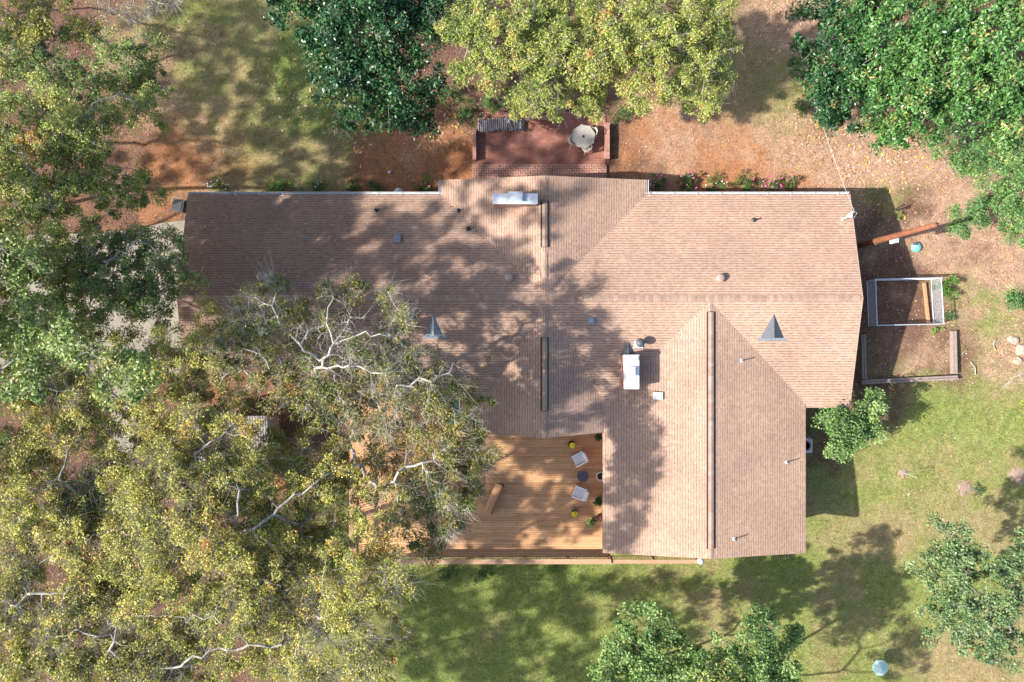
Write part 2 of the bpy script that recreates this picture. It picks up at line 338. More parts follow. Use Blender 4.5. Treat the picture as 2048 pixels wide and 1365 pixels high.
# ------------------------------------------------------------------ ground
GX0, GX1, GY0, GY1 = -46.0, 46.0, -32.0, 30.0
def blob_weights(x, y):
    """share of each ground cover; blobs are (px, py, radius px, weight)"""
    cover = {
     'grass': [(1000, 1300, 260, 1.6), (1300, 1180, 200, 1.3), (1750, 1050, 220, 1.3), (1850, 880, 120, 1.5), (1700, 950, 100, 0.9), (1000, 1150, 150, 1.3), (560, 190, 130, 1.0), (480, 80, 130, 0.6),
               (640, 200, 80, 1.1), (1470, 190, 80, 0.8), (1560, 150, 70, 0.7), (1770, 400, 50, 0.9), (1660, 270, 40, 0.5), (1960, 620, 70, 0.7), (2000, 900, 120, 1.3), (1500, 1150, 120, 1.0), (1990, 620, 40, 0.6), (800, 1280, 200, 1.2), (1870, 1130, 90, 1.0)],
     'straw': [(840, 320, 90, 1.6), (760, 340, 60, 1.0), (1370, 320, 45, 1.6), (1490, 325, 60, 1.5), (1260, 330, 70, 1.5), (1330, 345, 80, 1.0), (1430, 350, 80, 1.0), (1560, 345, 70, .7), (360, 300, 90, .7), (1330, 270, 50, 0.5), (1470, 370, 120, 0.5), (330, 420, 90, 0.8), (930, 330, 30, 1.0), (1600, 380, 50, 0.5), (470, 750, 70, .9), (610, 750, 60, .9), (560, 930, 60, 0.4)],
     'mulch': [(280, 400, 90, 1.6), (360, 330, 70, 0.9), (1760, 560, 80, 1.5), (1810, 700, 90, 1.6), (1760, 460, 50, 0.9), (1880, 730, 60, 0.8), (1740, 800, 60, 1.1), (130, 250, 140, 1.0), (250, 90, 120, 1.0), (300, 1000, 300, 1.0), (150, 1250, 250, 1.0), (540, 1150, 200, 1.0), (1850, 520, 50, 0.6), (40, 850, 150, 1.2), (890, 150, 150, 1.0), (1150, 120, 200, 0.9), (1900, 150, 200, 0.8), (1640, 900, 60, 0.9), (680, 1030, 80, 1.2), (1420, 1120, 50, 0.4), (1930, 540, 60, 0.8)],
     'litter': [(1750, 320, 130, 1.4), (1880, 360, 100, 1.2), (1650, 330, 90, 1.1), (1540, 270, 80, 0.8), (1900, 500, 90, 0.7), (1990, 560, 70, 0.6), (1400, 280, 120, 1.0), (1580, 40, 70, 0.8), (330, 130, 90, 0.7), (870, 260, 60, 0.8), (1900, 650, 80, 0.8), (1830, 700, 60, 0.7), (2010, 720, 60, 0.7), (450, 250, 80, 0.5)],
     'dry': [(430, 170, 130, 0.9), (560, 60, 100, 0.8), (480, 290, 110, 1.0), (1640, 1060, 90, 0.9), (1820, 1040, 80, 0.9), (1240, 1230, 70, 0.7), (1560, 1250, 100, 1.0), (1720, 970, 45, 1.0), (1400, 1210, 90, 0.8), (1960, 1330, 110, 1.5), (2020, 1250, 60, 0.8), (1960, 1010, 60, 0.8), (1470, 100, 90, 0.8), (1560, 210, 70, 0.6), (1720, 1210, 60, 0.6), (940, 1265, 60, 0.4), (1900, 800, 50, 0.4), (1980, 780, 80, 0.7), (650, 270, 60, 0.5), (2020, 1000, 50, 0.5), (1800, 940, 160, .7), (1680, 1000, 120, .6), (1900, 1000, 120, .6)],
    }
    out = []
    for k, (name, bl) in enumerate(cover.items()):
        w = np.full(np.shape(x), 0.02 if name != 'mulch' else 0.06)
        for px, py, r, a in bl:
            cx, cy, _ = G(px, py); rr = r*0.0308
            d2 = ((x-cx)**2+(y-cy)**2)/rr**2
            w = w+a*np.exp(-d2*0.9)
        n1 = fbm(x, y, 2.6, 100+7*k, 4); n2 = fbm(x, y, 0.7, 300+7*k, 3)
        w = w*np.exp((n1-0.5)*5.0+(n2-0.5)*2.4)
        out.append(w)
    W = np.stack(out, -1); W = W**1.5
    return W/W.sum(-1, keepdims=True)
st = 0.22
xs = np.arange(GX0, GX1+st/2, st); ys = np.arange(GY0, GY1+st/2, st)
XX, YY = np.meshgrid(xs, ys, indexing='xy')
WW = blob_weights(XX, YY)
ZZ = ground_z(XX, YY)+(fbm(XX, YY, 1.2, 55, 4)-0.5)*0.10
nx, ny = len(xs), len(ys)
V = np.stack([XX.ravel(), YY.ravel(), ZZ.ravel()], -1)
ii = (np.arange(ny-1)[:, None]*nx+np.arange(nx-1)[None, :]).ravel()
Q = np.stack([ii, ii+1, ii+1+nx, ii+nx], -1)

m, n, l, b = new_mat('ground_cover')
vec = n.new('ShaderNodeTexCoord').outputs['Object']
nf = noise_node(n, l, vec, 9.0, 8, 0.75); nm = noise_node(n, l, vec, 2.2, 6, 0.65)
nff = noise_node(n, l, vec, 26.0, 4, 0.8)
def cover_col(a, b_, c_, d_):
    c1 = ramp(n, l, nf, [(0.34, a), (0.47, b_), (0.60, c_), (0.70, d_)])
    return c1
cols = [cover_col((0.080, 0.110, 0.026), (0.150, 0.185, 0.048), (0.210, 0.230, 0.074), (0.28, 0.260, 0.11)),
        cover_col((0.155, 0.064, 0.029), (0.26, 0.114, 0.052), (0.345, 0.165, 0.080), (0.43, 0.235, 0.12)),
        cover_col((0.050, 0.030, 0.022), (0.100, 0.056, 0.041), (0.155, 0.088, 0.065), (0.25, 0.150, 0.115)),
        cover_col((0.17, 0.100, 0.068), (0.30, 0.19, 0.125), (0.40, 0.265, 0.185), (0.52, 0.37, 0.28)),
        cover_col((0.13, 0.100, 0.048), (0.225, 0.175, 0.088), (0.30, 0.235, 0.125), (0.38, 0.29, 0.175))]
tot = None
a1 = n.new('ShaderNodeAttribute'); a1.attribute_name = 'cover_a'; a2 = n.new('ShaderNodeAttribute'); a2.attribute_name = 'cover_b'
s1 = n.new('ShaderNodeSeparateColor'); s2 = n.new('ShaderNodeSeparateColor')
l.new(a1.outputs['Color'], s1.inputs[0]); l.new(a2.outputs['Color'], s2.inputs[0])
for w, c in zip((s1.outputs[0], s1.outputs[1], s1.outputs[2], s2.outputs[0], s2.outputs[1]), cols):
    q = n.new('ShaderNodeVectorMath'); q.operation = 'SCALE'; l.new(c, q.inputs[0]); l.new(w, q.inputs[3])
    if tot is None: tot = q.outputs[0]
    else:
        q2 = n.new('ShaderNodeVectorMath'); q2.operation = 'ADD'; l.new(tot, q2.inputs[0]); l.new(q.outputs[0], q2.inputs[1]); tot = q2.outputs[0]
col = mixc(n, l, 0.85, tot, ramp(n, l, nm, [(0.3, (0.72, 0.72, 0.70)), (0.7, (1.25, 1.22, 1.2))]), 'MULTIPLY')
col = mixc(n, l, 0.8, col, ramp(n, l, nff, [(0.3, (0.74, 0.74, 0.74)), (0.7, (1.24, 1.24, 1.24))]), 'MULTIPLY')
l.new(col, b.inputs['Base Color']); b.inputs['Roughness'].default_value = 0.95; b.inputs['Specular IOR Level'].default_value = 0.1
bp = n.new('ShaderNodeBump'); bp.inputs['Strength'].default_value = 0.7; bp.inputs['Distance'].default_value = 0.06
l.new(nf, bp.inputs['Height']); l.new(bp.outputs['Normal'], b.inputs['Normal'])
ground = np_mesh('ground', V, Q, m, smooth_=True)
for nm_, idx in (('cover_a', (0, 1, 2)), ('cover_b', (3, 4, 4))):
    a = ground.data.color_attributes.new(nm_, 'FLOAT_COLOR', 'POINT')
    arr = np.ones((nx*ny, 4), dtype=np.float32); arr[:, :3] = WW.reshape(-1, 5)[:, idx]
    a.data.foreach_set('color', arr.ravel())
tag(ground, kind='structure')
# far terrain to the horizon, a little below the modelled yard
far = MB()
for (x0, x1, y0, y1) in ((-400, GX0, -400, 400), (GX1, 400, -400, 400), (GX0, GX1, GY1, 400), (GX0, GX1, -400, GY0)):
    z = -0.9 if y1 <= GY0 else 0.0
    far.add([(x0, y0, z-0.05), (x1, y0, z-0.05), (x1, y1, z-0.05), (x0, y1, z-0.05)], [(0, 1, 2, 3)])
tag(far.build('terrain', mat('far_woodland_floor', (0.12, 0.11, 0.05), 0.95, 0.4, 0.4)), kind='structure')

# driveway
dv = [(372, 441), (330, 446), (262, 460), (160, 468), (0, 472), (-260, 470), (-260, 770), (0, 752), (165, 748), (222, 790), (236, 900), (275, 905), (268, 800), (300, 755), (380, 745), (380, 600)]
pts = [G(*p)[:2] for p in dv]
tag(MB().prism(pts, -0.3, 0.07).build('driveway', M['concrete']), kind='structure')

# ------------------------------------------------------------------ house
house = thing('house', 'long ranch house under brown shingle roofs with a white gutter, in the middle', 'house', (1.0, 2.0, 0))
house.location = (0, 0, 0)
ZE, PITCH = 2.8, 0.22
YR = 2.37; ZR = ZE+PITCH*6.06                         # main ridge
TH = 0.16
def slab(name, poly, fz, material, parent=house):
    return MB().prism(poly, lambda x, y: fz(x, y)-TH, fz).build(name, material, parent)
XL, XR = -18.62, 19.40; XR_R = 19.46
fN = lambda x, y: ZR-PITCH*(y-YR)
fS = lambda x, y: ZR-PITCH*(YR-y)
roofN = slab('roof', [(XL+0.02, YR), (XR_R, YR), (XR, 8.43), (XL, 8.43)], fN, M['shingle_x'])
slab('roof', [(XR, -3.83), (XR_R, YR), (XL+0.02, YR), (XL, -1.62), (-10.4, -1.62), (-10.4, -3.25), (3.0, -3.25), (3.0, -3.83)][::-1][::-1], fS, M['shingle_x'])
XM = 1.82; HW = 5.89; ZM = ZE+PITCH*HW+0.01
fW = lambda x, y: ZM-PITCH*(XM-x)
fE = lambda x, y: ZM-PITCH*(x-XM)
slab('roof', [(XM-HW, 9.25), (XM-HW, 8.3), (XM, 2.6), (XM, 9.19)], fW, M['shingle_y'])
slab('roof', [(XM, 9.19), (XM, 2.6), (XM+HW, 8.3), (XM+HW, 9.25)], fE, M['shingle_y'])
# south centre gable, steeper
PS = 0.355
XS, ZS = 1.82, 4.06
fW2 = lambda x, y: ZS-PS*(XS-x)
fE2 = lambda x, y: ZS-PS*(x-XS)
slab('roof', [(-2.55, -5.28), (XS, -5.40), (XS, 1.9), (-2.55, -3.0)][::1], fW2, M['shingle_y'])
slab('roof', [(XS, -5.40), (5.26, -5.24), (5.26, -3.0), (XS, 1.9)], fE2, M['shingle_y'])
# south right wing
XWL, XWR = 5.21, 16.86; XWM = (XWL+XWR)/2; ZW = ZE+PITCH*(XWR-XWM)+0.015
fW3 = lambda x, y: ZW-PITCH*(XWM-x)
fE3 = lambda x, y: ZW-PITCH*(x-XWM)
slab('roof', [(XWL, -12.17), (XWM, -12.10), (XWM, 2.2), (XWL, -3.6)], fW3, M['shingle_y'])
slab('roof', [(XWM, -12.10), (XWR, -12.17), (XWR, -3.5), (XWM, 2.2)], fE3, M['shingle_y'])
def roof_z(x, y):
    z = np.full(np.shape(x), -9.0); x = np.asarray(x, float); y = np.asarray(y, float)
    def reg(c, f): 
        nonlocal z; z = np.where(c, np.maximum(z, f(x, y)), z)
    reg((x > XL) & (x < XR) & (y >= YR) & (y < 8.4), fN)
    reg((x > XL) & (x < XR) & (y < YR) & (y > -1.6), fS); reg((x > -10.4) & (x < XR) & (y < YR) & (y > -3.2), fS)
    reg((x > XM-HW) & (x < XM) & (y < 9.2) & (y > 3), fW); reg((x >= XM) & (x < XM+HW) & (y < 9.2) & (y > 3), fE)
    reg((x > -2.5) & (x < XS) & (y > -5.2) & (y < 1), fW2); reg((x >= XS) & (x < 5.2) & (y > -5.2) & (y < 1), fE2)
    reg((x > XWL) & (x < XWM) & (y > -12) & (y < 1), fW3); reg((x >= XWM) & (x < XWR) & (y > -12) & (y < 1), fE3)
    return z
# walls (inside the eaves)
def wall_block(x0, x1, y0, y1, z1, gable=None):
    MB().box(x0, x1, y0, y1, -1.3, z1).build('wall', M['house_brick'], house)
wall_block(-18.1, 18.9, -1.1, 7.8, 2.75); wall_block(-9.9, 18.88, -2.7, -1.1, 2.72)
wall_block(-3.5, 7.1, 7.8, 8.7, 2.73); wall_block(-2.0, 4.9, -4.7, -2.7, 2.71); wall_block(5.75, 16.3, -11.6, -2.7, 2.74)
for x in (18.9, -18.1):
    MB().add([(x-0.1, -1.1, 2.76), (x-0.1, 7.8, 2.76), (x-0.1, YR, 3.9), (x+0.1, -1.1, 2.76), (x+0.1, 7.8, 2.76), (x+0.1, YR, 3.9)], [(0, 2, 1), (3, 4, 5), (0, 1, 4, 3), (1, 2, 5, 4), (2, 0, 3, 5)]).build('gable_wall', M['house_brick'], house)
for (xa, xb, y, zt) in ((6.2, 15.8, -11.5, 3.8), (-3, 6.6, 8.6, 3.8), (-1.6, 4.6, -4.6, 3.6)):
    xm = (xa+xb)/2
    MB().add([(xa, y-0.1, 2.76), (xb, y-0.1, 2.76), (xm, y-0.1, zt), (xa, y+0.1, 2.76), (xb, y+0.1, 2.76), (xm, y+0.1, zt)], [(0, 1, 2), (3, 5, 4), (0, 3, 4, 1), (1, 4, 5, 2), (2, 5, 3, 0)]).build('gable_wall', M['house_brick'], house)
# windows on the walls a step to the side would show
for (x, y, w_, ax) in ((18.92, 5.2, 1.4, 'x'), (18.92, 0.4, 1.4, 'x'), (16.32, -6.0, 1.2, 'x'), (16.32, -9.4, 1.2, 'x'), (9.0, -11.62, 1.4, 'y'), (13.4, -11.62, 1.4, 'y'), (11, 7.82, 1.4, 'y'), (15, 7.82, 1.4, 'y'), (-8, 7.82, 1.4, 'y'), (-13, 7.82, 1.4, 'y')):
    h = w_/2
    q = (x-0.05, x+0.05, y-h, y+h) if ax == 'x' else (x-h, x+h, y-0.05, y+0.05)
    wf = MB().box(*q, 0.8, 2.1).build('window', M['white_metal'], house)
    q = (x-0.06, x+0.06, y-h+0.08, y+h-0.08) if ax == 'x' else (x-h+0.08, x+h-0.08, y-0.06, y+0.06)
    MB().box(*q, 0.88, 2.02).build('pane', M['glass'], wf)
# ridge caps: overlapping cap shingles
def ridge_caps(p0, p1, half, drop, step=0.24, lift=0.02):
    p0 = Vector(p0); p1 = Vector(p1); L = (p1-p0).length; d = (p1-p0)/L; s = Vector((-d.y, d.x, 0)); mb = MB()
    k = int(L/step)
    for i in range(k):
        a = p0+d*(i*step); b_ = p0+d*(i*step+step*1.02); j = random.uniform(-0.012, 0.012); e = lift+0.012*(i % 2)
        up = Vector((0, 0, e)); dn = Vector((0, 0, e-drop))
        mb.add([a-s*(half+j)+dn, a+up, a+s*(half-j)+dn, b_-s*(half+j)+dn, b_+up, b_+s*(half-j)+dn,
                a-s*(half+j)+dn-Vector((0, 0, .03)), a+s*(half-j)+dn-Vector((0, 0, .03)), b_-s*(half+j)+dn-Vector((0, 0, .03)), b_+s*(half-j)+dn-Vector((0, 0, .03))],
               [(0, 3, 4, 1), (1, 4, 5, 2), (0, 6, 8, 3), (2, 5, 9, 7), (0, 1, 2, 7, 6), (3, 8, 9, 5, 4)])
    mb.build('ridge_cap', M['ridge'], house)
ridge_caps((XL+0.02, YR, ZR), (XR_R, YR, ZR), 0.17, 0.17*PITCH)
ridge_caps((XM, 3.3, ZM), (XM, 5.15, ZM), 0.13, 0.13*PITCH)
ridge_caps((XM, 7.85, ZM), (XM, 9.18, ZM), 0.13, 0.13*PITCH)
ridge_caps((XS, -5.39, ZS), (XS, -3.92, ZS), 0.13, 0.13*PS)
ridge_caps((XS, .22, ZS), (XS, 1.2, ZS), 0.13, 0.13*PS)
ridge_caps((XWM, -12.1, ZW), (XWM, -11.62, ZW), 0.13, 0.13*PITCH)
def ridge_vent(x, y0, y1, z, pitch):
    h = 0.145
    hb = h+.075; lo = z-hb*pitch
    v = MB().add([(x-hb, y0, lo-.06), (x+hb, y0, lo-.06), (x+hb, y0, lo+.055), (x, y0, z+.06), (x-hb, y0, lo+.055),
                  (x-hb, y1, lo-.06), (x+hb, y1, lo-.06), (x+hb, y1, lo+.055), (x, y1, z+.06), (x-hb, y1, lo+.055)],
             [(0, 1, 2, 3, 4), (9, 8, 7, 6, 5), (1, 6, 7, 2), (2, 7, 8, 3), (3, 8, 9, 4), (4, 9, 5, 0)]).build('ridge_vent', M['black_edge'], house)
    d = Vector((x, y0+.02, z+.09)); mb = MB(); L = y1-y0-.04; k = int(L/.25)
    for i in range(k):
        a, b_ = y0+.02+i*L/k, y0+.02+(i+1)*L/k; e = .004*(i % 2)
        mb.add([(x-h, a, z-h*pitch+.085+e), (x, a, z+.1+e), (x+h, a, z-h*pitch+.085+e), (x-h, b_, z-h*pitch+.085+e), (x, b_, z+.1+e), (x+h, b_, z-h*pitch+.085+e),
                (x-h, a, z-h*pitch+.055+e), (x+h, a, z-h*pitch+.055+e), (x-h, b_, z-h*pitch+.055+e), (x+h, b_, z-h*pitch+.055+e)],
               [(0, 1, 4, 3), (1, 2, 5, 4), (0, 3, 8, 6), (2, 7, 9, 5), (0, 6, 7, 2, 1), (3, 4, 5, 9, 8)])
    mb.build('vent_cover', M['ridge'], v)
ridge_vent(XM, P(0, 495, ZM)[1], P(0, 402, ZM)[1], ZM, PITCH)
ridge_vent(XS, P(0, 822, ZS)[1], P(0, 675, ZS)[1], ZS, PS)
ridge_vent(XWM, P(0, 1098, ZW)[1], P(0, 624, ZW)[1], ZW, PITCH)
# gutters
def gutter(pa, pb, z, out):
    a = Vector((pa[0], pa[1], z)); b_ = Vector((pb[0], pb[1], z)); d = (b_-a).normalized(); o = Vector(out)
    mb = MB(); prof = [(0.0, 0.02), (0.0, -0.11), (0.10, -0.11), (0.125, 0.02), (0.105, 0.02), (0.09, -0.095), (0.015, -0.095), (0.015, 0.02)]
    k = len(prof); vs_ = [p+o*u+Vector((0, 0, v)) for p in (a, b_) for u, v in prof]
    mb.add(vs_, [tuple(range(k-1, -1, -1)), tuple(range(k, 2*k))]+[(i, (i+1) % k, k+(i+1) % k, k+i) for i in range(k)])
    g = mb.build('gutter', M['white_metal'], house)
    L = (b_-a).length
    for i in range(int(L/1.35)+1):
        hm = MB(); p = a+d*min(L-0.03, 0.05+i*1.35); s = d*0.015
        hm.add([p-s-o*.10+Vector((0, 0, .035)), p+s-o*.10+Vector((0, 0, .035)), p+s+o*.12+Vector((0, 0, .03)), p-s+o*.12+Vector((0, 0, .03)),
                p-s-o*.10+Vector((0, 0, .022)), p+s-o*.10+Vector((0, 0, .022)), p+s+o*.12+Vector((0, 0, .021)), p-s+o*.12+Vector((0, 0, .021))],
               [(0, 1, 2, 3), (7, 6, 5, 4), (0, 4, 5, 1), (1, 5, 6, 2), (2, 6, 7, 3), (3, 7, 4, 0)])
        hm.build('gutter_strap', M['white_metal'], g)
gutter((XL, 8.44), (XM-HW-0.13, 8.44), ZE-0.01, (0, 1, 0)); gutter((XM+HW+0.13, 8.44), (XR, 8.44), ZE-0.01, (0, 1, 0))
gutter((XM-HW-0.01, 8.44), (XM-HW-0.01, 9.26), ZE-0.01, (-1, 0, 0)); gutter((XM+HW+0.01, 8.44), (XM+HW+0.01, 9.26), ZE-0.01, (1, 0, 0))
# white drip edges on rakes of the right gable
for f, y0, y1 in ((fN, YR, 8.43), (fS, -3.83, YR)):
    xa, xb = (XR_R, XR) if f is fN else (XR, XR_R)
    MB().add([(xa+.003, y0, f(0, y0)+.012), (xb+.003, y1, f(0, y1)+.012), (xb+.02, y1, f(0, y1)+.012), (xa+.02, y0, f(0, y0)+.012),
              (xa+.003, y0, f(0, y0)-.2), (xb+.003, y1, f(0, y1)-.2), (xb+.02, y1, f(0, y1)-.2), (xa+.02, y0, f(0, y0)-.2)],
             [(0, 3, 2, 1), (4, 5, 6, 7), (0, 1, 5, 4), (1, 2, 6, 5), (2, 3, 7, 6), (3, 0, 4, 7)]).build('fascia', M['fascia'], house)

# chimneys
ch = MB().box(-1.02, 1.36, 7.50, 8.00, 3.2, 4.78).build('chimney', M['house_brick'], house)
MB().box(-1.07, 1.41, 7.46, 8.04, 4.78, 4.83).build('chimney_cap', M['pale_cap'], ch, bevel=0.01)
fl = MB().box(-0.20, 0.55, 7.60, 8.08, 4.833, 4.95).box(-0.23, 0.58, 7.57, 8.10, 4.99, 5.03)
for x in (-0.18, 0.53):
    for y in (7.62, 8.05): fl.box(x-.02, x+.02, y-.02, y+.02, 4.95, 4.99)
fl.build('flue_cover', M['pale_cap'], ch)
ch2 = MB().box(6.16, 6.96, -2.62, -0.78, 2.9, 4.46).build('chimney', M['house_brick'], house)
MB().box(6.14, 6.99, -2.64, -0.76, 4.46, 4.51).build('chimney_cap', M['white_cap'], ch2, bevel=0.01)
MB().box(6.34, 6.70, -1.92, -1.43, 4.513, 4.62).box(6.30, 6.66+.08, -1.95, -1.40, 4.66, 4.70).box(6.5, 6.54, -1.7, -1.66, 4.62, 4.66).build('flue_cover', M['pale_cap'], ch2)
MB().lathe([(.12, 0), (.12, .1), (.09, .1)], (6.80, -0.98, 4.513), 14).build('flue_pipe', M['pale_cap'], ch2)
# cricket behind the chimney
yb = -0.77; ya = P(0, 683, 3.8)[1]
MB().add([(6.10, yb, fS(0, yb)-.02), (7.02, yb, fS(0, yb)-.02), (6.55, yb, fS(0, ya)+.02), (6.55, ya, fS(0, ya)+.01), (6.10, yb, fS(0, yb)-.15), (7.02, yb, fS(0, yb)-.15), (6.55, ya, fS(0, ya)-.15)],
         [(0, 2, 3), (1, 3, 2), (0, 4, 5, 1, 2), (0, 3, 6, 4), (1, 5, 6, 3), (4, 6, 5)]).build('chimney_saddle', M['dark_metal'], ch2)
# dormer louvre vents
def dormer(xc, ybase, yap, w, face_mat, skin='dark_metal', apron='grey_vent', reach=.16):
    z0 = fS(0, ybase); zt = fS(0, yap)+0.02
    d = MB().add([(xc-w/2, ybase, z0-.03), (xc+w/2, ybase, z0-.03), (xc, ybase, zt), (xc, yap, zt-.02), (xc-w/2, ybase, z0-.2), (xc+w/2, ybase, z0-.2), (xc, yap, zt-.25)],
             [(0, 2, 3), (1, 3, 2), (0, 3, 6, 4), (1, 5, 6, 3), (4, 6, 5), (0, 4, 5, 1, 2)]).build('dormer_vent', M[skin], house)
    MB().add([(xc-w*.42, ybase-.012, z0+.02), (xc+w*.42, ybase-.012, z0+.02), (xc, ybase-.012, zt-.04), (xc-w*.42, ybase-.002, z0+.02), (xc+w*.42, ybase-.002, z0+.02), (xc, ybase-.002, zt-.04)],
             [(0, 1, 2), (3, 5, 4), (0, 3, 4, 1), (1, 4, 5, 2), (2, 5, 3, 0)]).build('louvre', face_mat, d)
    y2 = ybase-reach
    MB().add([(xc-w*.56, ybase, z0+.012), (xc+w*.56, ybase, z0+.012), (xc+w*.56, y2, fS(0, y2)+.012), (xc-w*.56, y2, fS(0, y2)+.012), (xc-w*.56, ybase, z0-.02), (xc+w*.56, ybase, z0-.02), (xc+w*.56, y2, fS(0, y2)-.02), (xc-w*.56, y2, fS(0, y2)-.02)],
             [(0, 3, 2, 1), (4, 5, 6, 7), (0, 1, 5, 4), (1, 2, 6, 5), (2, 3, 7, 6), (3, 0, 4, 7)]).build('flashing', M[apron], d)
dormer(P(1545, 0, 3.7)[0], P(0, 676, 3.66)[1], P(0, 628, 3.95)[1], 1.45, M['black'])
dormer(P(868, 0, 3.7)[0], P(0, 670, 3.66)[1], P(0, 628, 3.95)[1], 1.1, M['galv'], 'slate_vent', 'grey_vent', .2)
# roof vents
def on_roof(px, py, dz=0.0):
    z = 3.5
    for _ in range(6):
        x, y, _z = P(px, py, z+dz); z = float(roof_z(x, y))
    return x, y, z
for px, py in ((521, 553), (1018, 555), (1442, 556)):
    x, y, z = on_roof(px, py, .2)
    v = MB().lathe([(.20, -.1), (.20, .10), (.13, .12), (.13, .16)], (x, y, z), 18).build('roof_fan', M['white_metal'], house, True)
    MB().lathe([(.24, .16), (.24, .20), (.20, .25), (.10, .285), (.0, .29)], (x, y, z), 20).build('fan_hood', M['brown_vent'], v, True)
x, y, z = on_roof(1281, 686, .5)
v = MB().lathe([(.13, -.2), (.12, .38), (.1, .4)], (x, y, z), 16).box(x-.28, x+.22, y-.3, y+.2, z-.08, z+.02).build('turbine_vent', M['galv'], house)
MB().lathe([(.15, .38), (.23, .42), (.25, .5), (.21, .60), (.11, .66), (0, .68)], (x, y, z), 20).build('turbine_dome', M['dark_metal'], v, True)
for px, py, w, h, k in ((795, 477, .33, .46, 'grey_vent'), (818, 633, .46, .48, 'grey_vent'), (1182, 642, .34, .36, 'grey_vent'), (1316, 792, .50, .38, 'white_metal')):
    x, y, z = on_roof(px, py, .1); d = .5*h*PITCH
    MB().box(x-w/2, x+w/2, y-h/2, y+h/2, z-d-.05, z+.15).box(x-w/2-.02, x+w/2+.02, y-h/2-.02, y+h/2+.02, z+.15, z+.18).build('roof_vent', M[k], house, bevel=.015)
for px, py in ((752, 421), (917, 421), (936, 458), (1509, 440)):
    x, y, z = on_roof(px, py, .1)
    v = MB().lathe([(.055, -.1), (.055, .28), (.04, .28), (.04, .2)], (x, y, z), 12).build('plumbing_pipe', M['black'], house)
    MB().lathe([(.16, -.06), (.13, .03), (.06, .08)], (x, y, z), 14).build('pipe_boot', M['black'], v)
for px, py in ((1486, 722), (1576, 926), (1471, 1080)):
    x, y, z = on_roof(px, py, .2)
    v = MB().lathe([(.035, -.1), (.035, .42), (.025, .42)], (x, y, z), 10).build('vent_pipe', M['dark_metal'], house)
    MB().box(x-.12, x+.08, y-.09, y+.09, z-.06, z+.03).lathe([(.09, -.05), (.05, .10), (.036, .12)], (x-.02, y, z), 12).build('pipe_flashing', M['white_metal'], v)
# service mast
x, y, z = on_roof(1686, 438, .1)
v = MB().tube([(x, y, z-.1), (x, y, z+.75), (x, y, z+.95)], .045, 10).tube([(x-.05, y-.1, z+.02), (x+.25, y+.30, z+.7)], .03, 8).build('service_mast', M['galv'], house)
MB().lathe([(.05, .9), (.11, .95), (.10, 1.06), (0, 1.1)], (x, y, z), 12).build('weather_head', M['white_metal'], v)
MB().tube([(x, y, z+1.0), (x+.16, y+.22, z+1.1), (x+.36, y+.18, z+.95), (x+.44, y, z+.5)], .018, 6).tube([(x, y, z+1.0), (x+.04, y+.30, z+1.25), (x+.10, y+.42, z+1.1)], .018, 6).build('drip_loop', M['cable'], v)
mast_top = (x+.02, y+.35, z+1.2)
e = P(1580, 30, 7.2); e2 = P(1560, -120, 8.2)
pa = [Vector(mast_top).lerp(Vector(e), t)+Vector((0, 0, -0.9*4*t*(1-t)*.35)) for t in np.linspace(0, 1, 14)]+[Vector(e2)]
tag(MB().tube(pa, .009, 6).build('service_cable', M['cable']), 'pale overhead service cable running from the roof corner up past the magnolia', 'cable')

# ------------------------------------------------------------------ deck and its railings
DZ = 0.35
deck = thing('deck', 'orange stained wooden deck behind the house, boards running lengthwise', 'deck')
bm = MB(); dx0, dx1 = P(700, 0, DZ)[0], 8.0
yy = P(0, 1113, DZ)[1]; ytop = P(0, 742, DZ)[1]
k = 0
def deck_span(y):
    xr = 5.75 if y > -11.75 else P(1218, 0, DZ)[0]
    if y > -2.75: xr = -10.0
    elif y > -4.75: xr = -2.1 if y < -2.75 else -10
    return dx0, xr
while yy < ytop:
    a, bx_ = deck_span(yy+.07)
    j = a+(k*3.7 % 4.9)+1.2; xs_ = [a]
    while j < bx_-.6: xs_.append(j); j += 4.88
    xs_.append(bx_)
    for p, q in zip(xs_[:-1], xs_[1:]):
        bm.box(p+.002, q-.002, yy+.006, yy+.139, DZ-.03, DZ+random.uniform(-.003, .003))
    yy += .145; k += 1
bm.build('deck_board', M['deck'], deck)['kind'] = 'stuff'
MB().box(dx0+.05, 5.2, P(0, 1111, DZ)[1], -4.9, DZ-.26, DZ-.04).box(dx0+.05, -2.2, -4.9, -3, DZ-.25, DZ-.041).build('joist_frame', M['deck_dark'], deck)
y0 = P(0, 1113, DZ)[1]
MB().box(dx0, P(1218, 0, DZ)[0], y0-.04, y0-.005, DZ-.28, DZ-.001).box(dx0-.04, dx0-.004, y0, -1.7, DZ-.28, DZ-.002).build('rim_board', M['rail_wood'], deck)
for px in (705, 800, 900, 1000, 1100, 1200):
    for py in (1105, 1000, 900):
        x, y, _ = P(px, py, DZ); MB().box(x-.06, x+.06, y-.06, y+.06, -1.2, DZ-.26).build('deck_footing', M['deck_dark'], deck)
